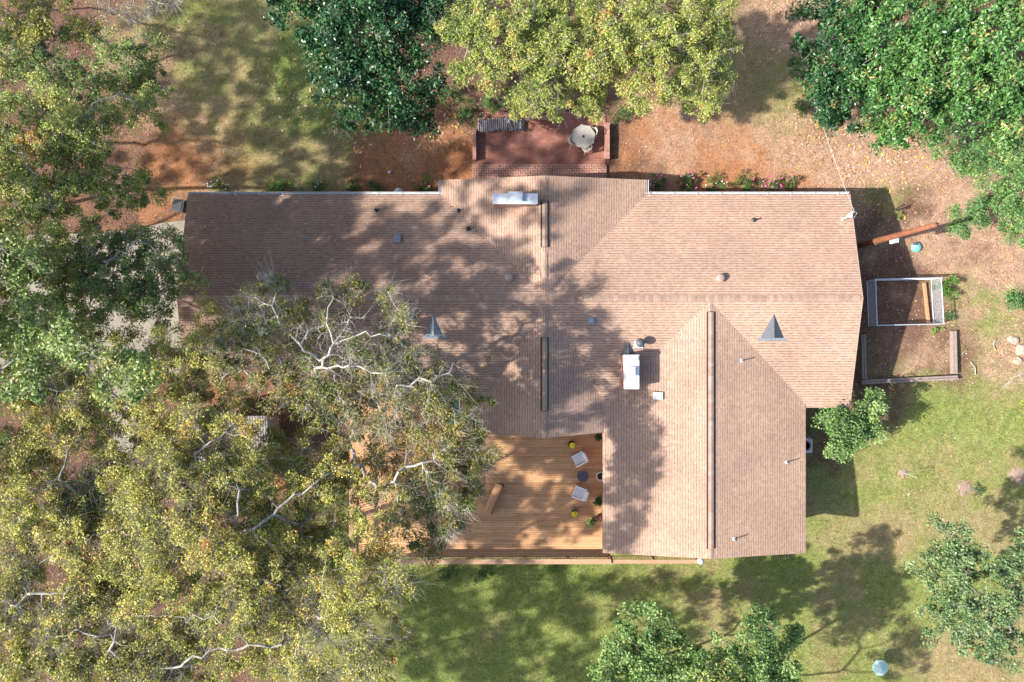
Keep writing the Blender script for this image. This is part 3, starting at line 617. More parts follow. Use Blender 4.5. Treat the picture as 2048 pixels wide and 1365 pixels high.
def railing(name, label, x0, y0, x1, y1, zt, zb, rail_w=.24):
    t = thing(name, label, 'railing', (x0, y0, 0), math.atan2(y1-y0, x1-x0)); L = math.hypot(x1-x0, y1-y0)
    MB().box(0, L, -rail_w/2, rail_w/2, zt-.04, zt).build('top_rail', M['rail_wood'], t, bevel=.006)
    MB().box(0, L, -.02, .02, zb+.08, zb+.17).build('bottom_rail', M['rail_wood'], t)
    k = max(2, min(90, int(L/.14)))
    base = None
    for i in range(1, k):
        x = L*i/k
        if base is None:
            base = MB().box(-.017, .017, -.017, .017, zb+.17, zt-.04).build('baluster', M['rail_wood'], t); base.location = (x, 0, 0)
        else:
            c = base.copy(); C.objects.link(c); c.parent = t; c.location = (x, 0, 0)
    kp = max(1, int(L/2.4))
    for i in range(kp+1):
        x = L*i/kp; x = min(max(x, .05), L-.05)
        MB().box(x-.045, x+.045, -.045, .045, -1.0, zt-.042).build('post', M['rail_wood'], t)
    return t
zt = DZ+.98
a = P(790, 1126.5, zt); b_ = P(1222, 1126.5, zt)
railing('deck_railing', 'long orange deck railing along the back lawn, left of its step', a[0], a[1]+.08, b_[0], b_[1]+.08, zt, DZ-.02, .30)
a = P(1223, 1124.5, zt-.12); b_ = P(1399, 1124.5, zt-.12)
railing('deck_railing', 'short orange railing under the right wing eave ending in a round cap', a[0], a[1]+.02, b_[0], b_[1]+.02, zt-.12, DZ-.3, .24)
a = P(703, 1122, zt); b_ = P(703, 960, zt)
railing('deck_railing', 'orange railing on the left edge of the deck among branches', a[0], a[1], b_[0], b_[1], zt, DZ-.02, .22)
# lower landing under the wing gable
ln = thing('deck_landing', 'narrow brown landing boards under the right wing gable', 'landing'); bm = MB()
for i in range(7):
    bm.box(P(1224, 0, 0)[0], P(1398, 0, 0)[0], -13.05+i*.145, -12.92+i*.145, -.08, -.05)
bm.build('landing_board', M['deck'], ln); MB().box(6.2, 11.2, -13.0, -12.1, -.95, -.09).build('landing_base', M['deck_dark'], ln)
x, y, z = P(1402, 1123, 1.4)
t = thing('post_lamp', 'round pale globe cap at the end of the short railing', 'lamp', (x, y, 0))
MB().box(-.05, .05, -.05, .05, -1.0, 1.18).build('post', M['rail_wood'], t)
MB().lathe([(.08, 1.18), (.16, 1.22), (.2, 1.31), (.19, 1.38), (.12, 1.46), (0, 1.49)], (0, 0, 0), 20).build('globe', M['pale_cap'], t, True)

# bench built with a tall back on the deck
def vec2(p): return Vector((p[0], p[1], 0))
a = vec2(P(1007, 974, DZ+.5)); b_ = vec2(P(983, 1030, DZ+.5)); d = b_-a; L = d.length
t = thing('deck_bench', 'slanted wooden bench with a dark high back in the middle of the deck', 'bench', (a.x, a.y, DZ), math.atan2(d.y, d.x))
MB().box(0, L, -.035, .035, .0, .62).build('backrest', M['deck_dark'], t)
MB().box(0, L, -.055, .055, .62, .66).build('back_cap', mat('dark_stained_rail', (0.22, 0.10, 0.06), .6), t)
sm = MB()
for i in range(4): sm.box(0, L, -.06-.115*(i+1), -.06-.115*i-.012, .40, .44)
sm.build('seat', M['deck'], t)
for x in (.15, L-.15): MB().box(x-.04, x+.04, -.45, -.08, 0, .40).build('leg', M['weathered'], t)

# chairs on the deck
def club_chair(label, loc, rz):
    t = thing('club_chair', label, 'chair', loc, rz, 'pair of white deck chairs')
    MB().box(-.36, .26, -.27, .27, .30, .43).build('seat', M['white_fabric'], t, bevel=.03)
    mtx = Matrix.Translation((.27, 0, .36)) @ Matrix.Rotation(R(16), 4, 'Y')
    MB().box(-.05, .07, -.29, .29, 0, .50, mtx).build('backrest', M['white_fabric'], t, bevel=.03)
    for s in (-1, 1):
        MB().box(-.40, .36, s*.33-.045, s*.33+.045, .56, .595).build('armrest', M['white_frame'], t, bevel=.008)
        for x in (-.36, .30): MB().box(x-.025, x+.025, s*.33-.025, s*.33+.025, 0, .56).build('leg', M['white_frame'], t)
    MB().box(-.37, -.34, -.33, .33, .22, .30).build('front_rail', M['white_frame'], t)
    return t
c1 = P(1159, 918, DZ+.45); c2 = P(1160, 987, DZ+.45)
club_chair('white deck chair beside the upper yellow flowers, arms slanting up to the right', (c1[0], c1[1], DZ), R(27))
club_chair('white deck chair beside the lower yellow flowers, arms slanting down to the right', (c2[0], c2[1], DZ), R(-20))
x, y, _ = P(1165.5, 953.5, DZ+.5)
t = thing('side_table', 'round mosaic topped table with dark rim between two white deck chairs', 'table', (x, y, DZ))
MB().lathe([(.31, .47), (.31, .50), (0, .505)], k=28).build('table_top', M['mosaic'], t)
MB().lathe([(.312, .46), (.345, .46), (.345, .512), (.312, .512)], k=28).build('rim', M['dark_metal'], t)
for i in range(3):
    q = 2*math.pi*i/3+.5; MB().tube([(.27*math.cos(q), .27*math.sin(q), .46), (.16*math.cos(q), .16*math.sin(q), .25), (.36*math.cos(q), .36*math.sin(q), 0)], .014, 6).build('leg', M['dark_metal'], t)

# ------------------------------------------------------------------ leaves, shrubs, trees
def leaf_cloud(centres, n_per, rad, L, W, up=0.6, flat=0.6, tint_c=None, jit=0.18, r=None):
    r = r or rng
    K = len(centres); N = K*n_per
    c = np.repeat(centres, n_per, 0)
    rr = np.repeat(np.broadcast_to(rad, (K,)), n_per)[:, None]
    off = r.normal(size=(N, 3)); off /= np.linalg.norm(off, axis=1, keepdims=True); off *= (r.random((N, 1))**0.45)
    p = c+off*rr*np.array([1, 1, flat])
    nrm = r.normal(size=(N, 3))+np.array([0, 0, 2.2*up]); nrm /= np.linalg.norm(nrm, axis=1, keepdims=True)
    t = r.normal(size=(N, 3)); t -= nrm*(t*nrm).sum(1, keepdims=True); t /= np.linalg.norm(t, axis=1, keepdims=True)
    s = np.cross(nrm, t); sc = r.uniform(.65, 1.25, (N, 1))
    l_ = t*L*sc*.5; w_ = s*W*sc*.5; cu = nrm*W*.18
    V_ = np.stack([p-l_, p+w_+cu-l_*.1, p+l_, p-w_+cu-l_*.1], 1).reshape(-1, 3)
    Q_ = np.arange(N*4).reshape(N, 4)
    tc = np.zeros(K) if tint_c is None else tint_c
    tint = np.clip(np.repeat(tc, n_per)+r.normal(size=N)*jit, 0, 1)
    return V_, Q_, tint
def tubes_np(A, B, ra, rb, k):
    N = len(A); d = B-A; L = np.linalg.norm(d, axis=1, keepdims=True)+1e-9; d = d/L
    ref = np.where(np.abs(d[:, 2:3]) < .9, np.array([[0, 0, 1.]]), np.array([[1., 0, 0]]))
    u = np.cross(d, ref); u /= np.linalg.norm(u, axis=1, keepdims=True); w = np.cross(d, u)
    an = 2*np.pi*np.arange(k)/k
    ring = u[:, None]*np.cos(an)[None, :, None]+w[:, None]*np.sin(an)[None, :, None]
    V_ = np.concatenate([A[:, None]+ring*ra[:, None, None], (B+d*ra[:, None]*.25)[:, None]+ring*rb[:, None, None]], 1).reshape(-1, 3)
    j = np.arange(k); f = np.stack([j, (j+1) % k, k+(j+1) % k, k+j], -1)
    Q_ = (np.arange(N)[:, None, None]*2*k+f[None]).reshape(-1, 4)
    return V_, Q_
def join(parts):
    Vs, Qs = [], []; o = 0
    for v, q in parts: Vs.append(v); Qs.append(q+o); o += len(v)
    return np.concatenate(Vs), np.concatenate(Qs)
def grow_tree(name, label, cat, base, lobes, leaf, bark, dens=2.2, n_leaf=45, rad=.42, L=.13, W=.06, flat=.6, tip=.013, up=.6, twigs=7, twig_len=.6,
              fork=.32, tint_mu=.4, tint_sd=.16, leaf_share=1.0, group=None, seed=1, bare=(), expo=2.25, limbs=(), twiggy=1.0):
    r = np.random.default_rng(seed)
    bx, by, bz = base
    cl = []; li = []
    top = 0
    ex = []
    if len(lobes) > 3:
        for px, py, z, rp in lobes:
            for _ in range(3):
                a = r.uniform(0, 6.283); q = rp*r.uniform(.75, 1.12)
                ex.append((px+q*math.cos(a), py+q*math.sin(a), z+r.uniform(-.9, .5), rp*r.uniform(.22, .42)))
        lobes = [(px, py, z+r.uniform(-.3, .3), rp*.86) for px, py, z, rp in lobes]+ex
    for i, (px, py, z, rp) in enumerate(lobes):
        s = (CAM_H-z)/F; c = np.array([(px-1024)*s, (682.5-py)*s, z]); rr = rp*s
        nC = max(3, int(math.pi*rr*rr*dens))
        d = r.normal(size=(nC, 3)); d /= np.linalg.norm(d, axis=1, keepdims=True); d[:, 2] = np.where(d[:, 2] < -.35, -d[:, 2], d[:, 2])
        q = c+d*(r.random((nC, 1))**.45)*rr*np.array([1, 1, .62])*.95+r.normal(size=(nC, 3))*rr*np.array([.20, .20, .13])
        cl.append(q); li += [i]*nC; top = max(top, z)
    cl = np.concatenate(cl); li = np.array(li)
    keep = cl[:, 2] < CAM_H-12; cl = cl[keep]; li = li[keep]
    ctr = cl.mean(0)
    fz = bz+max(.5, (top-bz)*fork)
    MAXN = len(cl)*26+900
    N = np.zeros((MAXN, 3)); par = np.full(MAXN, -1); plen = np.zeros(MAXN); n_ = 0
    steps = max(3, int((fz-bz)/.5)); lean = (ctr[:2]-np.array([bx, by]))*.10
    for i in range(steps+1):
        t = i/steps; N[n_] = [bx+lean[0]*t+.06*math.sin(3*t+seed), by+lean[1]*t+.06*math.cos(2.3*t+seed), bz+(fz-bz)*t-(.25 if i == 0 else 0)]
        par[n_] = n_-1; plen[n_] = (fz-bz)*t; n_ += 1
    trunk_n = n_
    for lb in limbs:
        pts = [np.array(P(p_[0], p_[1], p_[2]-.45)) for p_ in lb]
        p = int(np.argmin(np.linalg.norm(N[:n_]-pts[0], axis=1)+.2*plen[:n_]))
        A = N[p].copy(); prev = p; d0 = np.linalg.norm(pts[0]-A); k = max(1, int(d0/.6))
        seq = [A+(pts[0]-A)*(j/k)+np.array([0, 0, .12*d0*math.sin(math.pi*j/k)]) for j in range(1, k+1)]
        for a_, b_ in zip(pts[:-1], pts[1:]):
            k = max(1, int(np.linalg.norm(b_-a_)/.35)); seq += [a_+(b_-a_)*(j/k)+r.normal(size=3)*.09 for j in range(1, k+1)]
        for q in seq:
            N[n_] = q; par[n_] = prev; plen[n_] = plen[prev]+.4*np.linalg.norm(q-N[prev]); prev = n_; n_ += 1
    order = np.argsort(np.linalg.norm(cl-N[n_-1], axis=1)+r.random(len(cl))*1.2)
    ends = np.zeros(len(cl), int)
    for idx in order:
        c = cl[idx]; D = np.linalg.norm(N[:n_]-c, axis=1); cost = D+.30*plen[:n_]
        cost[:trunk_n-1] += 3.0
        p = int(np.argmin(cost)); d0 = D[p]; k = max(2, int(d0/.42))
        A = N[p]; mid = (A+c)/2+r.normal(size=3)*d0*.14+np.array([0, 0, .10*d0])
        prev = p
        for j in range(1, k+1):
            t = j/k; q = A*(1-t)**2+2*mid*t*(1-t)+c*t*t
            if j < k: q = q+r.normal(size=3)*.07*min(1.0, d0*.5)
            N[n_] = q; par[n_] = prev; plen[n_] = plen[prev]+np.linalg.norm(q-N[prev]); prev = n_; n_ += 1
            if n_ >= MAXN-30: break
        ends[idx] = prev
        if n_ >= MAXN-30: break
    acc = np.zeros(n_); hasch = np.zeros(n_, bool)
    for i in range(n_-1, 0, -1):
        if not hasch[i]: acc[i] = max(acc[i], tip**expo)
        acc[par[i]] += acc[i]; hasch[par[i]] = True
    rad_n = acc**(1/expo); rad_n = np.where(rad_n > .05, .05+(rad_n-.05)*.8, rad_n); rad_n[0] *= 1.35
    if trunk_n > 2: rad_n[1] *= 1.1
    ch_i = np.arange(1, n_); A = N[par[1:n_]]; B = N[1:n_]; ra = np.minimum(rad_n[par[1:n_]], rad_n[1:n_]*1.5+.004); rb = rad_n[1:n_]
    big = rb > .045
    parts = []
    if big.any(): parts.append(tubes_np(A[big], B[big], ra[big], rb[big], 7))
    if (~big).any(): parts.append(tubes_np(A[~big], B[~big], ra[~big], rb[~big], 4))
    if twigs:
        tw = np.where(r.random(len(lobes))[li] < .22, twigs*2.3, twigs*.75) if twiggy > 1 else np.full(len(cl), float(twigs))
        rp_ = (tw+r.random(len(cl))).astype(int); nT = int(rp_.sum()); s0 = np.repeat(N[np.maximum(ends, 0)], rp_, 0)
        up_i = par[ends]; s1 = np.repeat(N[np.maximum(up_i, 0)], rp_, 0); f = r.random((nT, 1)); s = s0*(1-f)+s1*f
        d = r.normal(size=(nT, 3))*np.array([1, 1, .55])+np.array([0, 0, .45])+np.repeat(cl-ctr, rp_, 0)*np.array([.18, .18, .1]); d /= np.linalg.norm(d, axis=1, keepdims=True)
        ln_ = r.uniform(.35, 1.0, (nT, 1))*twig_len; m1 = s+d*ln_*.55; d2 = d+r.normal(size=(nT, 3))*.75; e_ = m1+d2*ln_*.5
        parts.append(tubes_np(s, m1, np.full(nT, tip*.75), np.full(nT, tip*.5), 3)); parts.append(tubes_np(m1, e_, np.full(nT, tip*.5), np.full(nT, tip*.2), 3))
    V_, Q_ = join(parts)
    t = thing(name, label, cat, (bx, by, bz), group=group)
    off = np.array([bx, by, bz])
    np_mesh('trunk', V_-off, Q_, bark, t, smooth_=True)
    lm = np.ones(len(cl), bool)
    if leaf_share < 1: lm &= r.random(len(cl)) < leaf_share
    for bi in bare: lm &= ~((li == bi) & (r.random(len(cl)) < .8))
    if n_leaf and lm.any():
        lobe_t = r.normal(size=len(lobes))*tint_sd*.7
        tc = tint_mu+lobe_t[li[lm]]+r.normal(size=lm.sum())*tint_sd
        cc = cl[lm]; dn = r.uniform(.45, 1.45, len(cc))*rad
        V_, Q_, tn = leaf_cloud(cc, n_leaf, dn, L, W, up, flat, tc, r=r)
        np_mesh('crown', V_-off, Q_, LEAF[leaf], t, tn)
    return t

def T(*a, **k): return grow_tree('tree' if 'nm' not in k else k.pop('nm'), *a, **k)
oak = dict(leaf='oak', bark=M['bark'], dens=5.4, n_leaf=135, rad=.40, L=.115, W=.058, twigs=7, twig_len=.9, tip=.0115, expo=2.5, twiggy=2)
T('wide olive oak with pale forked limbs over the corrugated shed roof', 'tree', G(440, 1120),
  [(480, 960, 11, 95), (380, 1010, 12, 105), (560, 1020, 10.5, 95), (300, 1080, 12, 105), (420, 1090, 13, 80), (520, 1130, 12, 95), (620, 1100, 10, 90), (330, 1180, 13, 85), (660, 980, 10.5, 80), (620, 930, 10, 70), (370, 900, 9.5, 50), (560, 900, 9, 50), (470, 880, 11, 40), (395, 850, 11, 40), (500, 930, 11.5, 45), (440, 1180, 12.5, 70), (425, 845, 11, 45), (500, 865, 11, 40), (355, 935, 11.5, 45), (440, 930, 11.5, 40), (250, 960, 11.5, 60), (290, 1000, 12, 60)],
  nm='oak_tree', seed=11, tint_mu=.56, limbs=[[(400, 1130, 11), (385, 1105, 12.5), (420, 1065, 13.6), (462, 1062, 13.6)], [(460, 1070, 12), (505, 1055, 13.2), (560, 1012, 12.6), (590, 995, 12.4), (640, 962, 12), (700, 930, 11.2)], [(600, 1050, 11.5), (650, 1026, 11.8), (700, 1010, 11.2), (752, 1017, 10.6)], [(380, 1100, 12), (330, 1093, 13.2), (262, 1076, 13.2), (222, 1058, 12.8)], [(420, 1040, 12), (345, 960, 13), (325, 945, 12.6)], [(430, 1000, 12), (390, 920, 12.4), (415, 886, 12.4), (445, 868, 12)], [(420, 1150, 12), (440, 1240, 14), (300, 1234, 13.6), (240, 1222, 13)], [(470, 1060, 12.6), (470, 1020, 13.6), (478, 990, 13.4)]], **oak)
T('oak with bleached bare branches reaching over the house roof and deck', 'tree', G(615, 805),
  [(690, 690, 11, 105), (600, 640, 10.5, 75), (520, 650, 10, 75), (460, 700, 9.5, 75), (780, 720, 10.5, 85), (850, 800, 10, 75), (760, 820, 9.5, 85), (660, 800, 10, 85), (900, 880, 10, 60), (955, 915, 10, 50), (850, 930, 10, 75), (740, 920, 9, 85), (560, 760, 10, 75), (930, 800, 8.5, 45), (880, 1000, 11, 65), (800, 1020, 11, 65), (950, 965, 10, 35), (860, 1080, 11, 50), (680, 600, 10, 45)],
  nm='oak_tree', seed=12, tint_mu=.56, leaf_share=.8, bare=(0,), limbs=[[(615, 790, 9), (625, 758, 10.8), (642, 722, 12), (668, 690, 12.4), (700, 640, 12)], [(640, 722, 11.8), (600, 690, 12), (560, 652, 11.6), (545, 620, 11.2)], [(648, 736, 11.6), (700, 735, 12.2), (765, 742, 12), (800, 730, 11.6)], [(668, 690, 12.2), (655, 640, 12.2), (660, 600, 11.8)], [(668, 690, 12.2), (730, 665, 12.4), (780, 680, 12)], [(650, 800, 9), (750, 985, 11.4), (792, 946, 11.6), (850, 925, 11.4), (893, 903, 11)], [(700, 800, 9), (800, 770, 11.2), (860, 760, 11.2), (905, 735, 10.8)]], **dict(oak, leaf='oak_dk', n_leaf=120, dens=5.0, bark=M['bark_white']))
T('olive yellow oak filling the lower left corner', 'tree', G(180, 1080),
  [(90, 900, 11, 85), (180, 960, 11, 85), (60, 1020, 12, 95), (150, 1080, 12, 95), (230, 1010, 11, 65), (40, 1150, 12, 85), (120, 1220, 12, 95), (220, 1250, 11.5, 95), (40, 1310, 12, 85), (150, 1350, 12, 85), (250, 1150, 11, 75), (20, 950, 11, 60), (80, 820, 10, 45), (250, 1330, 11.5, 70), (20, 1210, 12, 60), (180, 1180, 12, 65), (300, 1270, 12, 70), (290, 1350, 11.5, 60)],
  nm='oak_tree', seed=13, tint_mu=.6, limbs=[[(180, 1080, 11), (175, 1090, 13), (120, 1102, 13.2), (80, 1120, 13)], [(180, 1080, 11), (150, 1180, 13), (60, 1190, 13.4), (20, 1215, 13.2)], [(180, 1080, 11), (170, 1000, 12.2), (120, 960, 12.4)], [(180, 1120, 11), (230, 1280, 13), (170, 1265, 13.2), (100, 1270, 13)]], **oak)
T('twiggy tan oak at the bottom edge beside the back lawn', 'tree', G(610, 1230),
  [(330, 1330, 11, 85), (430, 1320, 11, 85), (540, 1290, 11, 85), (600, 1200, 11, 85), (690, 1180, 13, 75), (700, 1270, 13, 75), (640, 1340, 12, 75), (480, 1230, 12, 75), (775, 1160, 13, 55), (800, 1270, 11, 35), (760, 1080, 12.5, 60), (740, 1340, 12, 50)],
  nm='oak_tree', seed=14, tint_mu=.56, limbs=[[(600, 1230, 11), (600, 1280, 12.8), (590, 1310, 13), (580, 1345, 12.8)], [(600, 1230, 11), (560, 1290, 12.6), (420, 1300, 13), (360, 1330, 12.8)], [(600, 1230, 11), (690, 1240, 14), (760, 1280, 13.8), (830, 1265, 12.6)], [(600, 1230, 11), (560, 1170, 12.8), (520, 1160, 13), (490, 1165, 12.8)]], leaf_share=.9, bare=(9,), **oak)
T('sparse oak over the driveway end left of the house', 'tree', G(300, 850),
  [(250, 730, 9.5, 60), (330, 700, 9, 60), (400, 720, 9, 65), (200, 820, 10, 75), (130, 790, 10, 50), (300, 820, 10, 75), (230, 900, 10, 65), (370, 790, 9, 60), (430, 800, 9, 50), (330, 890, 9.5, 50), (440, 640, 8, 45)],
  nm='oak_tree', seed=15, tint_mu=.52, limbs=[[(300, 850, 9), (205, 770, 10.6), (215, 745, 10.8), (225, 790, 10.8)], [(300, 850, 9), (140, 780, 11), (60, 775, 11.2), (20, 790, 11)]], leaf_share=.85, bare=(4,), **oak)
grn = dict(leaf='green', bark=M['bark'], dens=4.8, n_leaf=110, rad=.38, L=.12, W=.062, twigs=5, twig_len=.6, tip=.0115, expo=2.4)
T('green tree on the left edge just below the driveway', 'tree', G(90, 640),
  [(40, 620, 9, 75), (110, 660, 9.5, 75), (60, 720, 9.5, 75), (170, 640, 8.5, 50), (150, 570, 8.5, 60), (50, 540, 9, 55), (150, 750, 9, 50)], nm='broadleaf_tree', seed=21, tint_mu=.5, **dict(grn, leaf='lime'))
T('dark green spreading branch tree over the driveway reaching the roof corner', 'tree', G(150, 560),
  [(225, 555, 8.5, 60), (290, 575, 8, 60), (330, 520, 8, 60), (372, 555, 8, 45), (250, 490, 8.5, 50), (320, 610, 8, 50), (200, 470, 8.5, 55), (270, 525, 8, 50), (180, 520, 8.5, 55), (120, 510, 9, 50), (240, 615, 8.5, 50), (150, 590, 8.5, 45)], nm='broadleaf_tree', seed=22, tint_mu=.55, limbs=[[(150, 560, 8), (175, 522, 9.6), (162, 468, 9.8), (130, 455, 9.6)], [(162, 470, 9.6), (200, 460, 9.6), (222, 448, 9.4)], [(180, 540, 9), (250, 505, 9.6), (275, 483, 9.6), (310, 503, 9.2)], [(180, 560, 9), (110, 548, 9.6), (75, 550, 9.6)]], **dict(grn, dens=4.2))
T('sunny yellow green tree with a leaning pale trunk at the left edge', 'tree', G(75, 420),
  [(70, 420, 11, 85), (150, 385, 10, 70), (60, 330, 10, 85), (150, 300, 10, 75), (230, 380, 9, 50), (215, 260, 9.5, 60), (100, 250, 10.5, 75), (300, 215, 9, 45), (295, 375, 8, 30), (30, 500, 10, 60), (110, 470, 10, 60), (190, 330, 9.5, 55), (20, 380, 11, 70), (20, 270, 10.5, 70)], nm='broadleaf_tree', seed=23, tint_mu=.58, limbs=[[(75, 420, 9), (95, 400, 12.2), (75, 370, 12.8), (50, 322, 12.6), (20, 300, 12)], [(75, 420, 9), (180, 205, 11), (240, 185, 10.6)]], **dict(grn, leaf='lime'))
T('muted green tree above the shaded lawn at upper left', 'tree', G(120, 160),
  [(120, 160, 8, 85), (220, 130, 8, 75), (60, 120, 8.5, 75), (280, 170, 7.5, 50), (180, 210, 8, 65), (300, 120, 7, 40)], nm='broadleaf_tree', seed=24, tint_mu=.42, **dict(grn, dens=4.2))
T('yellowing tree in the upper left corner', 'tree', G(25, 30), [(30, 40, 9, 60), (95, 25, 9, 50), (10, 100, 8, 40), (160, 50, 8, 35)], nm='broadleaf_tree', seed=25, tint_mu=.5, **dict(grn, leaf='oak'))
T('leafless grey tree poking in from the top edge over bare ground', 'tree', G(310, -40), [(290, 30, 9, 50), (235, 10, 9, 45), (350, 15, 9, 35)], nm='bare_tree', seed=26,
  leaf='oak', bark=M['bark'], dens=3.5, n_leaf=14, rad=.4, leaf_share=.4, twigs=10, twig_len=.8)
mag = dict(leaf='magnolia', bark=M['bark_dark'], dens=5.0, n_leaf=70, rad=.44, L=.20, W=.09, twigs=0, up=.45, flat=.7, tint_sd=.15)
T('dark glossy magnolia left of the brick patio', 'tree', G(745, 95),
  [(740, 40, 8.5, 105), (660, 60, 8, 75), (830, 70, 8.5, 75), (700, 140, 8, 85), (800, 160, 7.5, 85), (760, 215, 6.5, 65), (850, 205, 6, 50), (640, 105, 7, 45), (885, 20, 8, 55), (565, -5, 7.5, 45), (610, 15, 8, 55)], nm='magnolia_tree', seed=31, tint_mu=.42, **mag)
T('bright glossy magnolia in the upper right corner', 'tree', G(1880, 110),
  [(1900, 60, 9, 105), (1800, 60, 9, 95), (1980, 120, 9, 105), (1860, 150, 9, 95), (1940, 215, 8, 75), (1840, 225, 7.5, 75), (1780, 170, 8, 75), (2030, 40, 9, 85), (2040, 200, 8.5, 65), (1760, 245, 6.5, 45), (2000, 260, 7, 45)], nm='magnolia_tree', seed=32, tint_mu=.48, **dict(mag, leaf='magnolia_lt'))
T('lower shaded magnolia left of the bright corner magnolia', 'tree', G(1680, 130),
  [(1670, 60, 7, 75), (1690, 130, 7, 85), (1650, 180, 6.5, 60), (1720, 205, 6.5, 65), (1740, 110, 7, 65), (1665, 225, 5.5, 45), (1720, 20, 7.5, 60), (1610, 130, 5, 30)], nm='magnolia_tree', seed=33, tint_mu=.4, **mag)
lime = dict(leaf='lime', bark=M['bark'], dens=6.0, n_leaf=130, rad=.36, L=.135, W=.052, twigs=5, twig_len=.7, tip=.0115, expo=2.4)
T('yellow green oak behind the brick patio, nearer the dark magnolia', 'tree', G(1050, 50),
  [(965, 60, 10, 62), (1040, 40, 10.5, 85), (1110, 90, 10.5, 75), (1010, 130, 9.5, 68), (1080, 165, 9, 58), (955, 145, 9, 38), (1030, 195, 8, 32), (925, 30, 9, 30), (1110, 20, 10, 70)], nm='oak_tree', seed=34, tint_mu=.45, **lime)
T('yellow green oak hanging over the round patio table', 'tree', G(1300, 60),
  [(1230, 60, 10.5, 85), (1320, 50, 11, 85), (1400, 60, 10.5, 75), (1290, 140, 10, 75), (1370, 140, 9.5, 75), (1435, 90, 9.5, 50), (1420, 165, 8.5, 45), (1240, 130, 10, 65), (1180, 20, 10.5, 65), (1350, 190, 8, 35), (1165, 145, 9, 66), (1188, 192, 8, 40), (1130, 205, 7.5, 34)], nm='oak_tree', seed=35, tint_mu=.52, **lime)
T('soft light green cedar branches at the right edge above the pole', 'tree', G(2085, 400),
  [(2010, 295, 7, 45), (1990, 365, 6, 45), (2035, 350, 7, 55), (1955, 420, 5, 32), (2010, 430, 5.5, 45), (1925, 448, 4.5, 26), (2040, 470, 5.5, 35), (1960, 300, 6, 40), (1935, 318, 5, 30), (2042, 600, 4, 18)],
  'cedar', M['bark_dark'], nm='cedar_tree', seed=36, dens=4.0, n_leaf=120, rad=.46, L=.17, W=.06, twigs=2, twig_len=.5, tint_mu=.5, flat=.4)
yg = dict(leaf='young', bark=M['bark'], dens=5.0, n_leaf=85, rad=.40, L=.15, W=.09, twigs=2, twig_len=.45, tip=.010, tint_mu=.5)
T('small leafy tree tucked in the corner of the right wing', 'tree', G(1665, 845),
  [(1690, 855, 3.2, 50), (1730, 830, 3, 38), (1660, 835, 2.4, 32), (1700, 880, 3, 28), (1742, 808, 2.6, 20), (1720, 865, 2.8, 32)], nm='small_tree', seed=41, **dict(yg, fork=.2))
T('fresh green tree at the bottom edge, left of two', 'tree', G(1275, 1330),
  [(1240, 1290, 6, 45), (1300, 1270, 6.2, 55), (1220, 1340, 6, 45), (1330, 1330, 6, 55), (1280, 1350, 6.5, 55), (1370, 1300, 5.5, 30), (1390, 1350, 5, 30), (1260, 1400, 6, 60)], nm='broadleaf_tree', seed=42, **yg)
T('fresh green tree at the bottom edge, right of two', 'tree', G(1500, 1320),
  [(1530, 1260, 6.5, 48), (1450, 1310, 6.3, 50), (1510, 1340, 6.5, 65), (1570, 1330, 6, 40), (1440, 1360, 6, 45), (1580, 1280, 5.5, 25), (1500, 1410, 6, 70)], nm='broadleaf_tree', seed=43, **yg)
T('grey green tree on the lawn at the lower right edge', 'tree', G(1910, 1160),
  [(1900, 1090, 6.5, 55), (1850, 1140, 6, 45), (1920, 1160, 7, 65), (1990, 1140, 7, 55), (1880, 1220, 6, 55), (1960, 1230, 6.5, 65), (2030, 1200, 6.5, 55), (2010, 1290, 6, 50), (2045, 1090, 6.5, 35), (1945, 1290, 5, 25)], nm='broadleaf_tree', seed=44, **dict(yg, leaf='grey', dens=4.4, twigs=3))
# unseen trees beyond the frame, most crowns shaped to throw shade on chosen spots
def shade(px, py, z, r, zt=0.0):
    """a crown lobe at height z whose shade falls on photo pixel (px, py) of a surface at height zt"""
    x, y, _ = P(px, py, zt); k = (z-zt)/math.tan(SUN_EL); h = math.hypot(to_sun.x, to_sun.y)
    x += to_sun.x/h*k; y += to_sun.y/h*k; s_ = (CAM_H-z)/F
    return (1024+x/s_, 682.5-y/s_, z, r)
def beyond(label, kind, targets, seed, zb=0.0, **kw):
    lobes = [shade(*t_) for t_ in targets]
    mx = sum(l_[0] for l_ in lobes)/len(lobes); my = sum(l_[1] for l_ in lobes)/len(lobes); zz_ = sum(l_[2] for l_ in lobes)/len(lobes); s_ = (CAM_H-zz_)/F
    bx, by = (mx-1024)*s_, (682.5-my)*s_
    if zb < 0: by = min(by, -22.8)
    else: bx = min(bx, -34.0)
    T(label, 'tree', (bx, by, zb), lobes, nm=kind, seed=seed, **kw)
oakb = dict(oak, twigs=2, dens=2.6, n_leaf=75, rad=.5, L=.17, W=.09, tint_mu=.5, leaf_share=.82); grnb = dict(grn, twigs=2, dens=2.6, n_leaf=75, rad=.5, L=.17, W=.09, tint_mu=.5, leaf_share=.82)
beyond('tall oak beyond the bottom left edge shading the lawn', 'oak_tree', [(880, 1210, 12, 80, -.9), (980, 1280, 12, 80, -.9), (1060, 1200, 11, 70, -.9), (950, 1360, 12, 80, -.9), (1120, 1310, 11, 60, -.9), (1150, 1230, 11, 50, -.9), (860, 1300, 12, 60, -.9), (1030, 1340, 12, 70, -.9), (1200, 1180, 11, 50, -.9), (1100, 1160, 11, 50, -.9), (1180, 1350, 11, 50, -.9), (900, 1150, 12, 50, -.9), (1020, 1150, 12, 50, -.9)], 51, -.9, **oakb)
